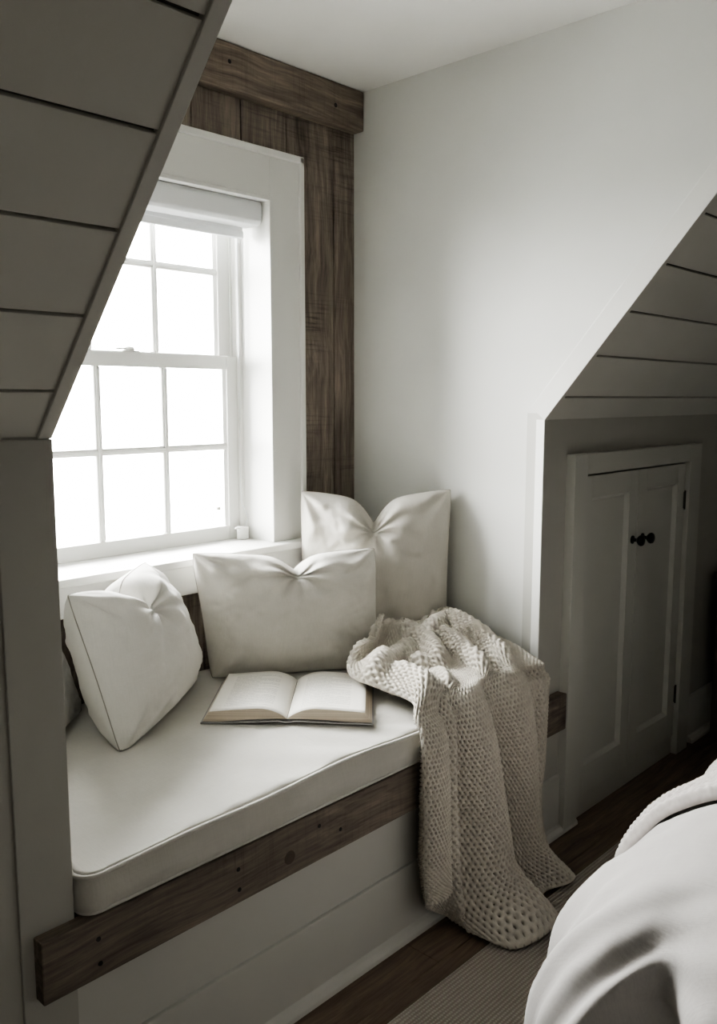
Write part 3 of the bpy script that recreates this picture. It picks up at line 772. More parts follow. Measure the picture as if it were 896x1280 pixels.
BLANKET = [[[1.969, 1.739, 0.683], [1.937, 1.723, 0.693], [1.914, 1.714, 0.676], [1.942, 1.729, 0.622], [1.969, 1.745, 0.652], [1.997, 1.76, 0.661], [2.024, 1.776, 0.658], [2.052, 1.791, 0.655], [2.083, 1.786, 0.652], [2.113, 1.779, 0.649], [2.144, 1.772, 0.646], [2.175, 1.765, 0.643], [2.206, 1.758, 0.64], [2.236, 1.748, 0.638], [2.266, 1.737, 0.635], [2.295, 1.726, 0.633], [2.325, 1.715, 0.63]], [[1.966, 1.759, 0.734], [1.924, 1.731, 0.743], [1.893, 1.713, 0.711], [1.924, 1.735, 0.622], [1.954, 1.756, 0.697], [1.985, 1.778, 0.71], [2.015, 1.8, 0.712], [2.046, 1.822, 0.714], [2.079, 1.838, 0.716], [2.115, 1.849, 0.719], [2.151, 1.859, 0.722], [2.185, 1.864, 0.724], [2.209, 1.836, 0.72], [2.233, 1.807, 0.715], [2.257, 1.779, 0.71], [2.281, 1.75, 0.705], [2.305, 1.722, 0.7]], [[1.89, 1.721, 0.711], [1.83, 1.706, 0.72], [1.786, 1.698, 0.688], [1.823, 1.708, 0.622], [1.86, 1.719, 0.673], [1.897, 1.729, 0.687], [1.934, 1.74, 0.689], [1.972, 1.748, 0.691], [2.01, 1.753, 0.694], [2.048, 1.759, 0.697], [2.086, 1.764, 0.699], [2.12, 1.749, 0.703], [2.152, 1.729, 0.707], [2.18, 1.704, 0.709], [2.196, 1.669, 0.706], [2.211, 1.634, 0.703], [2.227, 1.599, 0.7]], [[1.844, 1.682, 0.693], [1.767, 1.672, 0.701], [1.711, 1.668, 0.671], [1.752, 1.675, 0.622], [1.794, 1.683, 0.656], [1.835, 1.69, 0.669], [1.877, 1.693, 0.672], [1.918, 1.686, 0.678], [1.959, 1.679, 0.684], [2.0, 1.671, 0.69], [2.04, 1.657, 0.693], [2.079, 1.642, 0.696], [2.118, 1.626, 0.699], [2.151, 1.601, 0.698], [2.183, 1.574, 0.695], [2.215, 1.546, 0.693], [2.247, 1.519, 0.69]], [[1.845, 1.584, 0.678], [1.76, 1.583, 0.687], [1.699, 1.584, 0.656], [1.742, 1.586, 0.622], [1.785, 1.589, 0.641], [1.828, 1.591, 0.654], [1.87, 1.591, 0.658], [1.912, 1.586, 0.665], [1.954, 1.58, 0.672], [1.996, 1.575, 0.679], [2.038, 1.565, 0.681], [2.08, 1.555, 0.683], [2.122, 1.545, 0.684], [2.161, 1.531, 0.684], [2.194, 1.504, 0.679], [2.227, 1.476, 0.675], [2.26, 1.449, 0.67]], [[1.848, 1.488, 0.672], [1.766, 1.483, 0.68], [1.707, 1.482, 0.651], [1.749, 1.486, 0.622], [1.79, 1.49, 0.635], [1.832, 1.495, 0.648], [1.873, 1.497, 0.649], [1.915, 1.496, 0.653], [1.957, 1.495, 0.656], [1.998, 1.494, 0.659], [2.04, 1.49, 0.66], [2.081, 1.483, 0.66], [2.122, 1.477, 0.66], [2.164, 1.471, 0.66], [2.189, 1.439, 0.658], [2.214, 1.405, 0.657], [2.238, 1.371, 0.655]], [[1.82, 1.403, 0.669], [1.747, 1.405, 0.678], [1.694, 1.409, 0.646], [1.733, 1.409, 0.622], [1.773, 1.409, 0.632], [1.812, 1.409, 0.645], [1.852, 1.409, 0.646], [1.892, 1.409, 0.647], [1.931, 1.409, 0.647], [1.97, 1.408, 0.648], [2.01, 1.403, 0.648], [2.049, 1.398, 0.648], [2.088, 1.394, 0.648], [2.127, 1.386, 0.648], [2.163, 1.37, 0.647], [2.199, 1.354, 0.646], [2.235, 1.338, 0.645]], [[1.747, 1.374, 0.63], [1.702, 1.372, 0.63], [1.661, 1.379, 0.624], [1.684, 1.385, 0.616], [1.74, 1.385, 0.618], [1.785, 1.372, 0.64], [1.805, 1.386, 0.626], [1.84, 1.374, 0.64], [1.89, 1.364, 0.646], [1.94, 1.374, 0.64], [1.965, 1.388, 0.626], [2.015, 1.374, 0.64], [2.075, 1.364, 0.646], [2.135, 1.37, 0.64], [2.18, 1.386, 0.628], [2.23, 1.372, 0.638], [2.285, 1.384, 0.628]], [[1.741, 1.336, 0.57], [1.696, 1.33, 0.57], [1.653, 1.346, 0.57], [1.676, 1.362, 0.57], [1.73, 1.358, 0.57], [1.773, 1.334, 0.57], [1.79, 1.362, 0.57], [1.825, 1.33, 0.57], [1.875, 1.316, 0.57], [1.93, 1.332, 0.57], [1.95, 1.364, 0.57], [2.005, 1.334, 0.57], [2.065, 1.318, 0.57], [2.125, 1.326, 0.57], [2.175, 1.36, 0.57], [2.22, 1.34, 0.57], [2.28, 1.358, 0.57]], [[1.735, 1.32, 0.46], [1.69, 1.31, 0.46], [1.645, 1.33, 0.46], [1.668, 1.36, 0.46], [1.72, 1.354, 0.46], [1.765, 1.324, 0.46], [1.795, 1.358, 0.46], [1.835, 1.314, 0.46], [1.89, 1.294, 0.46], [1.95, 1.314, 0.46], [1.98, 1.362, 0.46], [2.03, 1.322, 0.46], [2.085, 1.3, 0.46], [2.14, 1.312, 0.46], [2.185, 1.356, 0.46], [2.22, 1.336, 0.46], [2.273, 1.354, 0.46]], [[1.735, 1.316, 0.34], [1.69, 1.306, 0.34], [1.645, 1.326, 0.34], [1.668, 1.36, 0.34], [1.72, 1.352, 0.34], [1.765, 1.32, 0.34], [1.805, 1.356, 0.34], [1.85, 1.306, 0.34], [1.91, 1.284, 0.34], [1.97, 1.306, 0.34], [2.01, 1.36, 0.34], [2.055, 1.318, 0.34], [2.1, 1.294, 0.34], [2.15, 1.308, 0.34], [2.185, 1.354, 0.34], [2.22, 1.336, 0.34], [2.265, 1.352, 0.34]], [[1.738, 1.314, 0.25], [1.69, 1.304, 0.245], [1.643, 1.324, 0.24], [1.668, 1.36, 0.235], [1.725, 1.352, 0.23], [1.77, 1.316, 0.23], [1.81, 1.354, 0.23], [1.86, 1.3, 0.23], [1.925, 1.276, 0.23], [1.99, 1.298, 0.23], [2.03, 1.356, 0.23], [2.07, 1.314, 0.23], [2.11, 1.29, 0.23], [2.15, 1.304, 0.23], [2.175, 1.352, 0.23], [2.205, 1.334, 0.23], [2.245, 1.35, 0.23]], [[1.738, 1.312, 0.195], [1.69, 1.302, 0.19], [1.643, 1.322, 0.19], [1.678, 1.358, 0.17], [1.745, 1.352, 0.145], [1.775, 1.308, 0.13], [1.805, 1.342, 0.13], [1.85, 1.282, 0.13], [1.92, 1.25, 0.13], [1.99, 1.276, 0.13], [2.04, 1.338, 0.13], [2.08, 1.298, 0.13], [2.12, 1.272, 0.13], [2.16, 1.288, 0.13], [2.185, 1.336, 0.13], [2.21, 1.322, 0.13], [2.245, 1.344, 0.13]], [[1.738, 1.311, 0.17], [1.69, 1.301, 0.165], [1.644, 1.321, 0.165], [1.693, 1.358, 0.12], [1.765, 1.352, 0.08], [1.775, 1.3, 0.07], [1.79, 1.318, 0.05], [1.83, 1.25, 0.075], [1.91, 1.208, 0.095], [1.995, 1.232, 0.085], [2.045, 1.305, 0.05], [2.09, 1.275, 0.07], [2.14, 1.238, 0.085], [2.18, 1.255, 0.075], [2.205, 1.305, 0.05], [2.225, 1.3, 0.055], [2.25, 1.33, 0.05]], [[1.738, 1.31, 0.155], [1.69, 1.3, 0.15], [1.644, 1.32, 0.15], [1.703, 1.357, 0.09], [1.785, 1.352, 0.035], [1.785, 1.29, 0.035], [1.785, 1.285, 0.022], [1.805, 1.2, 0.045], [1.9, 1.155, 0.065], [2.0, 1.178, 0.05], [2.045, 1.255, 0.025], [2.095, 1.245, 0.04], [2.15, 1.208, 0.05], [2.2, 1.222, 0.04], [2.22, 1.27, 0.025], [2.24, 1.275, 0.025], [2.255, 1.315, 0.025]], [[1.738, 1.309, 0.14], [1.69, 1.299, 0.135], [1.645, 1.319, 0.135], [1.708, 1.356, 0.075], [1.795, 1.35, 0.016], [1.787, 1.285, 0.016], [1.785, 1.262, 0.016], [1.788, 1.15, 0.018], [1.88, 1.11, 0.026], [1.99, 1.125, 0.02], [2.04, 1.205, 0.016], [2.09, 1.225, 0.017], [2.155, 1.195, 0.022], [2.21, 1.2, 0.018], [2.225, 1.245, 0.016], [2.25, 1.255, 0.016], [2.26, 1.3, 0.016]]]
RIDGES = [[[[2.137, 1.915], [2.219, 1.907], [2.234, 1.812], [2.249, 1.72]], 0.022, 0.026], [[[1.779, 1.714], [1.926, 1.752], [2.012, 1.711], [1.997, 1.602], [1.955, 1.529]], 0.036, 0.02], [[[1.729, 1.579], [1.854, 1.638], [1.955, 1.646]], 0.03, 0.017], [[[2.107, 1.691], [2.204, 1.685], [2.177, 1.538], [2.121, 1.354], [2.074, 1.23]], 0.03, 0.022], [[[2.075, 1.617], [2.06, 1.512], [2.0, 1.355], [1.845, 1.162]], 0.03, 0.018], [[[1.915, 1.575], [1.88, 1.463], [1.777, 1.308]], 0.028, 0.016], [[[1.792, 1.538], [1.767, 1.43], [1.673, 1.306]], 0.022, 0.016], [[[1.892, 1.575], [1.892, 1.532]], -0.045, 0.013], [[[2.123, 1.616], [2.106, 1.487], [2.039, 1.313]], -0.024, 0.012], [[[2.088, 1.66], [2.111, 1.745]], -0.022, 0.016], [[[1.912, 1.533], [1.82, 1.389], [1.721, 1.282]], -0.022, 0.01], [[[1.756, 1.666], [1.887, 1.717]], -0.024, 0.012]]
# ------------------------------------------------------------------ knitted throw over the bench edge
def yarn(name, col, dark):
    m, nt, b = new_mat(name); L = nt.links.new
    at = nd(nt, 'ShaderNodeAttribute'); at.attribute_name = 'stitch_shade'
    v = coords(nt)
    n = nd(nt, 'ShaderNodeTexNoise', Scale=60.0, Detail=4.0); L(v, n.inputs['Vector'])
    r = ramp(nt, [(0.0, dark), (0.55, tuple(c * 0.93 for c in col)), (1.0, col)]); L(at.outputs['Fac'], r.inputs['Fac'])  # shade between the stitches is painted into the yarn colour
    r2 = ramp(nt, [(0.3, 0.82), (0.7, 1.0)]); L(n.outputs['Fac'], r2.inputs['Fac'])
    mx = nd(nt, 'ShaderNodeMix', data_type='RGBA', blend_type='MULTIPLY'); mx.inputs['Factor'].default_value = 1.0
    L(r.outputs['Color'], mx.inputs['A']); L(r2.outputs['Color'], mx.inputs['B']); L(mx.outputs['Result'], b.inputs['Base Color'])
    b.inputs['Roughness'].default_value = 0.95; b.inputs['Specular IOR Level'].default_value = 0.08; b.inputs['Sheen Weight'].default_value = 0.2
    f = nd(nt, 'ShaderNodeTexNoise', Scale=700.0, Detail=3.0); L(v, f.inputs['Vector'])
    bump(nt, b, f.outputs['Fac'], 0.6, 0.0012)
    return m
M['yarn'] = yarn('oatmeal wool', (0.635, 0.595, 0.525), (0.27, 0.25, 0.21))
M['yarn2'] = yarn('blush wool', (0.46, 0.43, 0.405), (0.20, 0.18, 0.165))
def smooth2(A, k=1):
    for _ in range(k):
        A[1:-1] = (A[:-2] + 2 * A[1:-1] + A[2:]) / 4; A[:, 1:-1] = (A[:, :-2] + 2 * A[:, 1:-1] + A[:, 2:]) / 4
    return A
def axis_cr(A, t):
    k = A.shape[0]; i = np.minimum(t.astype(int), k - 2); f = (t - i)[:, None, None]
    g = lambda j: A[np.clip(j, 0, k - 1)]
    p0, p1, p2, p3 = g(i - 1), g(i), g(i + 1), g(i + 2)
    p0 = np.where((i == 0)[:, None, None], 2 * p1 - p2, p0); p3 = np.where((i == k - 2)[:, None, None], 2 * p2 - p1, p3)
    return 0.5 * (2 * p1 + (p2 - p0) * f + (2 * p0 - 5 * p1 + 4 * p2 - p3) * f ** 2 + (3 * p1 - p0 - 3 * p2 + p3) * f ** 3)
def upsample(P, n, m):
    """Catmull-Rom resample of a control grid to n x m"""
    A = axis_cr(P, np.linspace(0, P.shape[0] - 1, n))
    return axis_cr(A.transpose(1, 0, 2), np.linspace(0, P.shape[1] - 1, m)).transpose(1, 0, 2)
def even(P, n, m):
    """resample so that rows and columns are evenly spaced by mean arc length"""
    for ax, k in ((0, n), (1, m)):
        A = P if ax == 0 else P.transpose(1, 0, 2)
        d = np.linalg.norm(np.diff(A, axis=0), axis=2).mean(1)
        s = np.r_[0, np.cumsum(d)]
        t = np.interp(np.linspace(0, s[-1], k), s, np.arange(len(s)))
        A = axis_cr(A, t)
        P = A if ax == 0 else A.transpose(1, 0, 2)
    return P
def normals(P):
    n = np.cross(np.gradient(P, axis=0), np.gradient(P, axis=1))
    return n / (np.linalg.norm(n, axis=2, keepdims=True) + 1e-9)
def seg_dist(X, Y, poly):
    best = np.full(X.shape, 9.0)
    for (ax, ay), (bx, by) in zip(poly, poly[1:]):
        dx, dy = bx - ax, by - ay
        t = np.clip(((X - ax) * dx + (Y - ay) * dy) / (dx * dx + dy * dy), 0, 1)
        best = np.minimum(best, np.hypot(X - ax - t * dx, Y - ay - t * dy))
    return best
Pb = upsample(np.array(BLANKET), 150, 120)
on_seat = np.clip((Pb[:, :, 1] - 1.375) / 0.05, 0, 1) * np.clip((Pb[:, :, 2] - 0.58) / 0.03, 0, 1)
dz = np.zeros(Pb.shape[:2])
for poly, amp, wid in RIDGES:
    dz += 1.9 * amp * np.exp(-(seg_dist(Pb[:, :, 0], Pb[:, :, 1], poly) / wid) ** 2)
Pb[:, :, 2] += dz * on_seat
Pb = smooth2(Pb, 1)
# settle on what lies beneath: cushion, book, pillows
obst = []
for o in bpy.data.objects:
    if o.type == 'MESH' and (o.name.startswith('throw_pillow')):
        mwx = Matrix.Translation(o.location) if not o.parent else Matrix.Identity(4)
        obst.append(BVHTree.FromPolygons([mwx @ v.co for v in o.data.vertices], [tuple(p.vertices) for p in o.data.polygons]))
for rnd in range(3):
    for i in range(Pb.shape[0]):
        for j in range(Pb.shape[1]):
            x, y, z = Pb[i, j]
            if z > 0.55 and y > CY0 + 0.01:
                z = max(z, cush_top(x, min(y, CY1)) + 0.016); Pb[i, j, 2] = z
                for bv in obst:
                    hit = bv.find_nearest(Vector((x, y, z)), 0.12)
                    if hit[0] is None: continue
                    sd = (Vector((x, y, z)) - hit[0]).dot(hit[1])
                    if -0.06 < sd < 0.014:
                        x, y, z = hit[0] + hit[1] * 0.014; Pb[i, j] = (x, y, z)
            elif z > 0.36: Pb[i, j, 1] = min(y, 1.351 if z > 0.44 else RY - 0.012) if z < 0.6 else y
            if Pb[i, j, 1] > KY - 0.02: Pb[i, j, 0] = min(Pb[i, j, 0], AX1 - 0.024)
    sm = smooth2(Pb.copy(), 2)
    wgt = np.clip((75 - np.arange(Pb.shape[0])) / 15.0, 0, 1)[:, None, None] * (0.5 if rnd < 2 else 0.3)
    Pb = Pb * (1 - wgt) + sm * wgt
Pb = smooth2(Pb, 1)
for i in range(Pb.shape[0]):
    for j in range(Pb.shape[1]):
        x, y, z = Pb[i, j]
        if z > 0.55 and y > CY0 + 0.01:
            d = Vector((x, y, 0)) - Vector((B0.x, B0.y, 0))
            if -0.03 < d.dot(bs) < BL_ + 0.03 and d.dot(bw) < PW + 0.04: z = max(z, bz + 0.046)
            for bv in obst:
                hit = bv.find_nearest(Vector((x, y, z)), 0.1)
                if hit[0] is None: continue
                if -0.06 < (Vector((x, y, z)) - hit[0]).dot(hit[1]) < 0.017: x, y, z = hit[0] + hit[1] * 0.017
            Pb[i, j] = (min(x, AX1 - 0.026), y, max(z, cush_top(x, min(y, CY1)) + 0.016))
nv, nu, sub = 104, 70, 7
Q = even(Pb, nv * sub + 1, nu * sub + 1)
seat = np.clip((Q[:, :, 1] - 1.385) / 0.06, 0, 1) * np.clip((Q[:, :, 2] - 0.58) / 0.03, 0, 1)
Nq = normals(Q)
if (Nq[150:250, Q.shape[1] // 2:, 2]).mean() < 0: Nq = -Nq
V, U = np.meshgrid(np.arange(Q.shape[0]) / sub, np.arange(Q.shape[1]) / sub, indexing='ij')
# the flap is folded over, so its other face shows: stitches stand out on both faces
fold_u = np.argmin(Q[300, :Q.shape[1] // 3, 0]) / sub
face = np.clip((U - fold_u) / 1.2, -1, 1)
jit = 0.08 * np.sin(V * 1.7 + 2 * np.sin(U * 0.9))
g = np.cos(2 * PI * (U + jit * 0.3)) * np.cos(PI * V + jit)
body = 0.5 + 0.5 * np.clip((g + 0.25) / 1.25, -1, 1)
hole = np.clip((-g - 0.50) / 0.45, 0, 1) * (1 - 0.75 * seat)
lift = (0.0035 + (0.0052 + 0.0045 * seat) * np.clip(body, 0, 1) ** 0.7 * 1.35 - 0.010 * hole ** 1.2)
bd_ = np.minimum(np.minimum(U, nu - U), np.minimum(V, nv - V))
border = np.exp(-(bd_ / 0.9) ** 2)
lift = lift * (1 - border) + border * (0.0075 + 0.0025 * np.cos(2 * PI * (U + V)))
lift *= np.clip(bd_ / 0.35, 0.0, 1) ** 0.5 * face
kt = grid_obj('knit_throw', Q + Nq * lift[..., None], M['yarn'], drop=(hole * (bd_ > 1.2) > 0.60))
st_ = np.clip(1 - 0.9 * hole - 0.25 * (1 - body), 0, 1)  # low in the gaps, where the yarn is painted darker as shade
a_ = kt.data.attributes.new('stitch_shade', 'FLOAT', 'POINT'); a_.data.foreach_set('value', st_.astype(np.float32).ravel())
tag(kt, 'crumpled oatmeal open-knit throw hanging over the bench front down to the floor', 'blanket')
# ------------------------------------------------------------------ rug, bed, bed throw, nightstand
rm_, rnt, rb = new_mat('woven rug')
L = rnt.links.new
v = coords(rnt)
w1 = nd(rnt, 'ShaderNodeTexWave', wave_type='BANDS', bands_direction='Y', Scale=30.0, Distortion=1.2); w1.inputs['Detail Scale'].default_value = 8; L(v, w1.inputs['Vector'])
w2 = nd(rnt, 'ShaderNodeTexWave', wave_type='BANDS', bands_direction='X', Scale=40.0, Distortion=1.0); L(v, w2.inputs['Vector'])
mu = nd(rnt, 'ShaderNodeMath', operation='MULTIPLY'); L(w1.outputs['Fac'], mu.inputs[0])
m2 = nd(rnt, 'ShaderNodeMath', operation='MULTIPLY_ADD'); L(w2.outputs['Fac'], m2.inputs[0]); m2.inputs[1].default_value = 0.5; m2.inputs[2].default_value = 0.5
L(m2.outputs[0], mu.inputs[1])
r = ramp(rnt, [(0.15, (0.34, 0.315, 0.275)), (0.8, (0.55, 0.515, 0.46))]); L(mu.outputs[0], r.inputs['Fac'])
L(r.outputs['Color'], rb.inputs['Base Color']); rb.inputs['Roughness'].default_value = 0.95; rb.inputs['Specular IOR Level'].default_value = 0.05
bump(rnt, rb, mu.outputs[0], 1.0, 0.004)
M['rug'] = rm_
tag(MB().box(0.2, 3.35, -1.6, 1.212, 0.0005, 0.010, 0.003, 2).build('area_rug', M['rug'], loc=(1.8, 0, 0)), 'flat woven grey-beige rug on the dark floor beside the bed', 'rug')

BX0, BX1, BYL, BYR, BZ = 1.13, 3.4, 0.80, -1.0, 0.655
bed = tag(empty('bed', ((BX0 + BX1) / 2, (BYL + BYR) / 2, 0)), 'bed corner under a pale rumpled duvet in the lower right', 'bed')
MB().box(BX0 + 0.25, BX1 - 0.05, BYR + 0.2, BYL - 0.25, 0.2, 0.42, 0.06, 4).build('mattress', M['pipe'], bed, True)
bf = MB().box(BX0 + 0.25, BX1 - 0.02, BYR + 0.2, BYL - 0.25, 0.12, 0.2, 0.01)
bf.build('bed_frame', M['dark_wood'], bed)
for x in (BX0 + 0.32, BX1 - 0.08):
    for y in (BYR + 0.26, BYL - 0.31):
        MB().box(x - 0.03, x + 0.03, y - 0.03, y + 0.03, 0.0105, 0.13, 0.004).build('leg', M['dark_wood'], bed)
def duvet_point(X, Y, Z):
    """cube coordinates in [-1,1] -> draped duvet surface"""
    hx, hy, hz = (BX1 - BX0) / 2, (BYL - BYR) / 2, BZ / 2
    cx, cy, cz = (BX0 + BX1) / 2, (BYL + BYR) / 2, BZ / 2 + 0.014
    R, r = 0.36, 0.30
    px, py, pz = X * hx, Y * hy, Z * hz
    ix = max(-hx + R, min(hx - R, px)); iy = max(-hy + R, min(hy - R, py))
    ex, ey = (px - ix) / R, (py - iy) / R
    L2 = math.hypot(ex, ey)
    if L2 > 1e-6:
        m = max(abs(ex), abs(ey)); ex, ey = ex / L2, ey / L2
    else: m = 0; ex = ey = 0
    rad = m * R
    o_ = max(0.0, (rad - (R - r)) / r); ez = max(0.0, (pz - (hz - r)) / r)
    n = Vector((0, 0, 1))
    zz = pz
    if o_ > 0 or ez > 0:
        mm = max(o_, ez); l3 = math.hypot(o_, ez)
        co_, cz_ = o_ / l3 * mm, ez / l3 * mm
        if o_ > 0: rad = (R - r) + co_ * r
        if ez > 0: zz = hz - r + cz_ * r
        n = Vector((ex * o_, ey * o_, ez))
        if n.length > 1e-6: n.normalize()
    w = Vector((cx + ix + ex * rad, cy + iy + ey * rad, cz + zz))
    # the duvet slumps: the top dips gently toward the foot and the side
    side = min(1.0, math.hypot(n.x, n.y) * 1.1)
    w.z -= 0.09 * max(0.0, min(1.0, (cx - hx + 0.75 - w.x) / 0.75)) ** 1.6 * (w.z / BZ) ** 2
    w.z -= 0.04 * max(0.0, min(1.0, (w.y - (cy + hy) + 0.5) / 0.5)) ** 1.6 * (w.z / BZ) ** 2
    drop = max(0.0, min(1.0, (BZ - w.z) / 0.45))
    s = math.atan2(w.y - (cy + hy - 0.5), w.x - (cx - hx + 0.5)) * 0.9 + 0.35 * noise.noise((w.x * 2, w.y * 2, w.z * 1.2))
    fold = math.sin(s * 13.0 + 0.6) * 0.5 + math.sin(s * 29 + 1.0) * 0.32 + math.sin(s * 5.0 + 2) * 0.5
    w += n * (fold * 0.042 * side * drop ** 0.7) + Vector((n.x, n.y, 0)) * 0.05 * drop ** 1.5
    w.x += 0.17 * math.exp(-((w.y - 0.53) / 0.075) ** 2) * min(1.0, drop * 2.2) * max(0.0, -n.x) ** 0.6 + 0.05 * math.exp(-((w.y - 0.30) / 0.07) ** 2) * drop * max(0.0, -n.x)
    w += n * (0.014 * fbm((w.x * 2.2, w.y * 2.2, w.z * 2.2)) + 0.007 * fbm((w.x * 7, w.y * 7, w.z * 5)))
    if w.z < 0.014: w.z = 0.014
    return w
bm = bmesh.new()
bmesh.ops.create_cube(bm, size=2.0)
bmesh.ops.subdivide_edges(bm, edges=bm.edges[:], cuts=110, use_grid_fill=True)
for vtx in bm.verts: vtx.co = duvet_point(*vtx.co)
dbvh = BVHTree.FromBMesh(bm)
mb = MB(); mb.bm.free(); mb.bm = bm
duvet = mb.build('duvet', M['duvet'], bed, True)

# chunky knitted throw across the bed: rows of plump stitches
def bed_throw():
    n_r, n_c, sub = 34, 100, 6      # rows along x, stitches across the bed
    nx, ny = n_r * sub, n_c * sub
    ang0, ang1 = math.radians(-8), math.radians(150)
    ayc, azc = 0.30, 0.22
    xs = np.linspace(0, 1, nx); an = np.linspace(ang0, ang1, ny)
    P = np.zeros((nx // 3 + 1, ny // 3 + 1, 3)); Nn = np.zeros_like(P)
    for i in range(P.shape[0]):
        for j in range(P.shape[1]):
            t = i / (P.shape[0] - 1); a = ang0 + (ang1 - ang0) * j / (P.shape[1] - 1)
            c, s = math.cos(a), math.sin(a)
            far = max(0.0, -c)
            x0 = 1.72 + 0.06 * max(0.0, min(1.0, (a - 0.5) / 0.9)) + 0.012 * math.sin(a * 4)
            x = x0 + t * 0.62
            hit = dbvh.ray_cast(Vector((x, ayc + c * 1.6, azc + s * 1.6)), Vector((0, -c, -s)))
            if hit[0] is None: hit = (Vector((x, ayc + c * 0.4, azc + s * 0.4)), Vector((0, c, s)))
            P[i, j] = hit[0]; Nn[i, j] = hit[1]
    return P, Nn
P, Nn = bed_throw(); P = smooth2(P, 6)
n_r, n_c, sub = 36, 76, 7
Q = upsample(P, n_r * sub + 1, n_c * sub + 1); NQ = normals(Q)
ii, jj = np.meshgrid(np.arange(Q.shape[0]) / sub, np.arange(Q.shape[1]) / sub, indexing='ij')
if NQ[:, :, 2].mean() < 0: NQ = -NQ
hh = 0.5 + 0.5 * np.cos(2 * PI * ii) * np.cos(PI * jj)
tb = np.exp(-(ii / 3.2) ** 4)                   # thick double border along the near hem
rope = np.abs(np.sin(PI * ii / 1.6)) ** 0.6 * (0.93 + 0.07 * np.cos(2 * PI * (jj + ii * 0.3)))
lift = 0.010 + 0.014 * np.clip(hh, 0, 1) ** 0.7
lift = lift * (1 - tb) + tb * (0.012 + 0.017 * rope)
edge = np.clip(np.minimum(ii, n_r - ii) / 0.6, 0, 1)
lift = lift * edge ** 0.5 + 0.008
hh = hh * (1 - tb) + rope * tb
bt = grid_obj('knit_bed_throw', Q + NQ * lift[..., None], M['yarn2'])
a = bt.data.attributes.new('stitch_shade', 'FLOAT', 'POINT'); a.data.foreach_set('value', np.clip(hh, 0, 1).astype(np.float32).ravel())  # painted shade between the bed throw's stitches
tag(bt, 'pale chunky knitted throw laid across the bed', 'blanket')

# dark nightstand at the far right edge
M['stand_wood'] = wood('nightstand wood', [(0.05, 0.036, 0.026), (0.10, 0.074, 0.054), (0.14, 0.105, 0.078)], 'Z', knots=False, saw=0)
ns_ = tag(empty('nightstand', (3.81, 1.15, 0)), 'dark wooden nightstand against the low wall at the right edge', 'nightstand')
MB().box(3.595, 4.06, 0.98, 1.36, 0.70, 0.73, 0.004).build('top', M['stand_wood'], ns_)
MB().box(3.615, 4.04, 1.0, 1.35, 0.20, 0.70, 0.003).build('carcass', M['stand_wood'], ns_)
for z0 in (0.225, 0.465):
    d = MB().box(3.64, 4.015, 0.985, 1.002, z0, z0 + 0.215, 0.003).build('drawer_front', M['stand_wood'], ns_)
    MB().lathe([(0.007, 0), (0.006, 0.014), (0.014, 0.02), (0.012, 0.028), (0, 0.03)], (3.825, 0.985, z0 + 0.1), (0, -1, 0), 16).build('knob', M['black'], d, 'auto')
for x in (3.635, 4.02):
    for y in (1.02, 1.33): MB().box(x - 0.02, x + 0.02, y - 0.02, y + 0.02, 0.0, 0.2, 0.003).build('leg', M['stand_wood'], ns_)

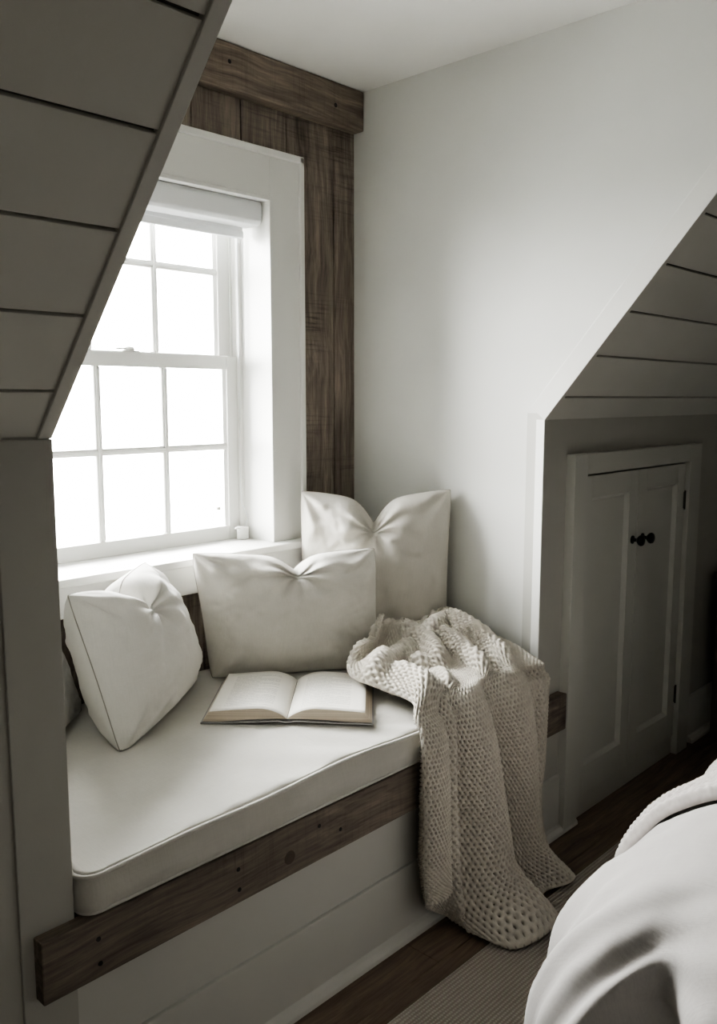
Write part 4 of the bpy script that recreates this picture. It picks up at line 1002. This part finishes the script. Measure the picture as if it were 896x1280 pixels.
# ------------------------------------------------------------------ outdoors: pale lawn under an overcast sky
gr = paint('bounce lawn', (0.78, 0.79, 0.78), 0.95)  # ground colour whitened to bounce more daylight up to the ceiling
struct(MB().box(-40, 45, 2.9, 80, -2.7, -2.6).build('ground_outside', gr))
w = bpy.data.worlds.new('overcast'); scene.world = w; w.use_nodes = True
wt = w.node_tree; bg = wt.nodes['Background']
tcw = nd(wt, 'ShaderNodeTexCoord'); sx = nd(wt, 'ShaderNodeSeparateXYZ'); wt.links.new(tcw.outputs['Generated'], sx.inputs[0])
wr_ = ramp(wt, [(0.0, (0.80, 0.80, 0.785)), (0.45, (0.995, 1.0, 0.98)), (1.0, (0.995, 1.0, 0.985))])
wt.links.new(sx.outputs[2], wr_.inputs['Fac']); wt.links.new(wr_.outputs['Color'], bg.inputs['Color'])
bg.inputs['Strength'].default_value = 60.0
# sampling portal in the window opening
pl = bpy.data.lights.new('window_portal', 'AREA'); pl.shape = 'RECTANGLE'; pl.size = 0.82; pl.size_y = 1.12; pl.cycles.is_portal = True
po = bpy.data.objects.new('window_portal', pl); COL.objects.link(po); po.location = (1.478, SY + 0.15, 1.53); po.rotation_euler = (math.radians(-90), 0, 0)

# soft fill light added deep in the unseen room; no real lamp there
fl = bpy.data.lights.new('room_fill', 'AREA'); fl.shape = 'RECTANGLE'; fl.size = 2.0; fl.size_y = 1.4; fl.energy = 7.5; fl.color = (1.0, 0.97, 0.90)
fo = bpy.data.objects.new('room_fill', fl); COL.objects.link(fo); fo.location = (-1.2, -2.0, 2.40); fo.rotation_euler = (0, 0, 0)

# ------------------------------------------------------------------ camera
f = 1077.0; p = math.atan(142 / 1077); a = math.radians(43.5)
Fv = Vector((math.cos(a) * math.cos(p), math.sin(a) * math.cos(p), -math.sin(p)))
Rv = Vector((math.sin(a), -math.cos(a), 0)); Uv = Rv.cross(Fv)
cam = bpy.data.cameras.new('camera'); cam.sensor_fit = 'HORIZONTAL'; cam.sensor_width = 36.0; cam.lens = 36.0 * f / 896
cam.clip_start = 0.05
co = bpy.data.objects.new('camera', cam); COL.objects.link(co)
mw = Matrix.Identity(4)
for k in range(3):
    mw[k][0] = Rv[k]; mw[k][1] = Uv[k]; mw[k][2] = -Fv[k]
mw[0][3], mw[1][3], mw[2][3] = 0, 0, 1.45
co.matrix_world = mw
scene.camera = co
scene.view_settings.view_transform = 'AgX'
scene.view_settings.look = 'AgX - Medium High Contrast'
scene.view_settings.exposure = 0.8
scene.cycles.max_bounces = 10
scene.cycles.diffuse_bounces = 6
scene.cycles.transparent_max_bounces = 12
scene.cycles.use_denoising = True
scene.cycles.sample_clamp_indirect = 8.0
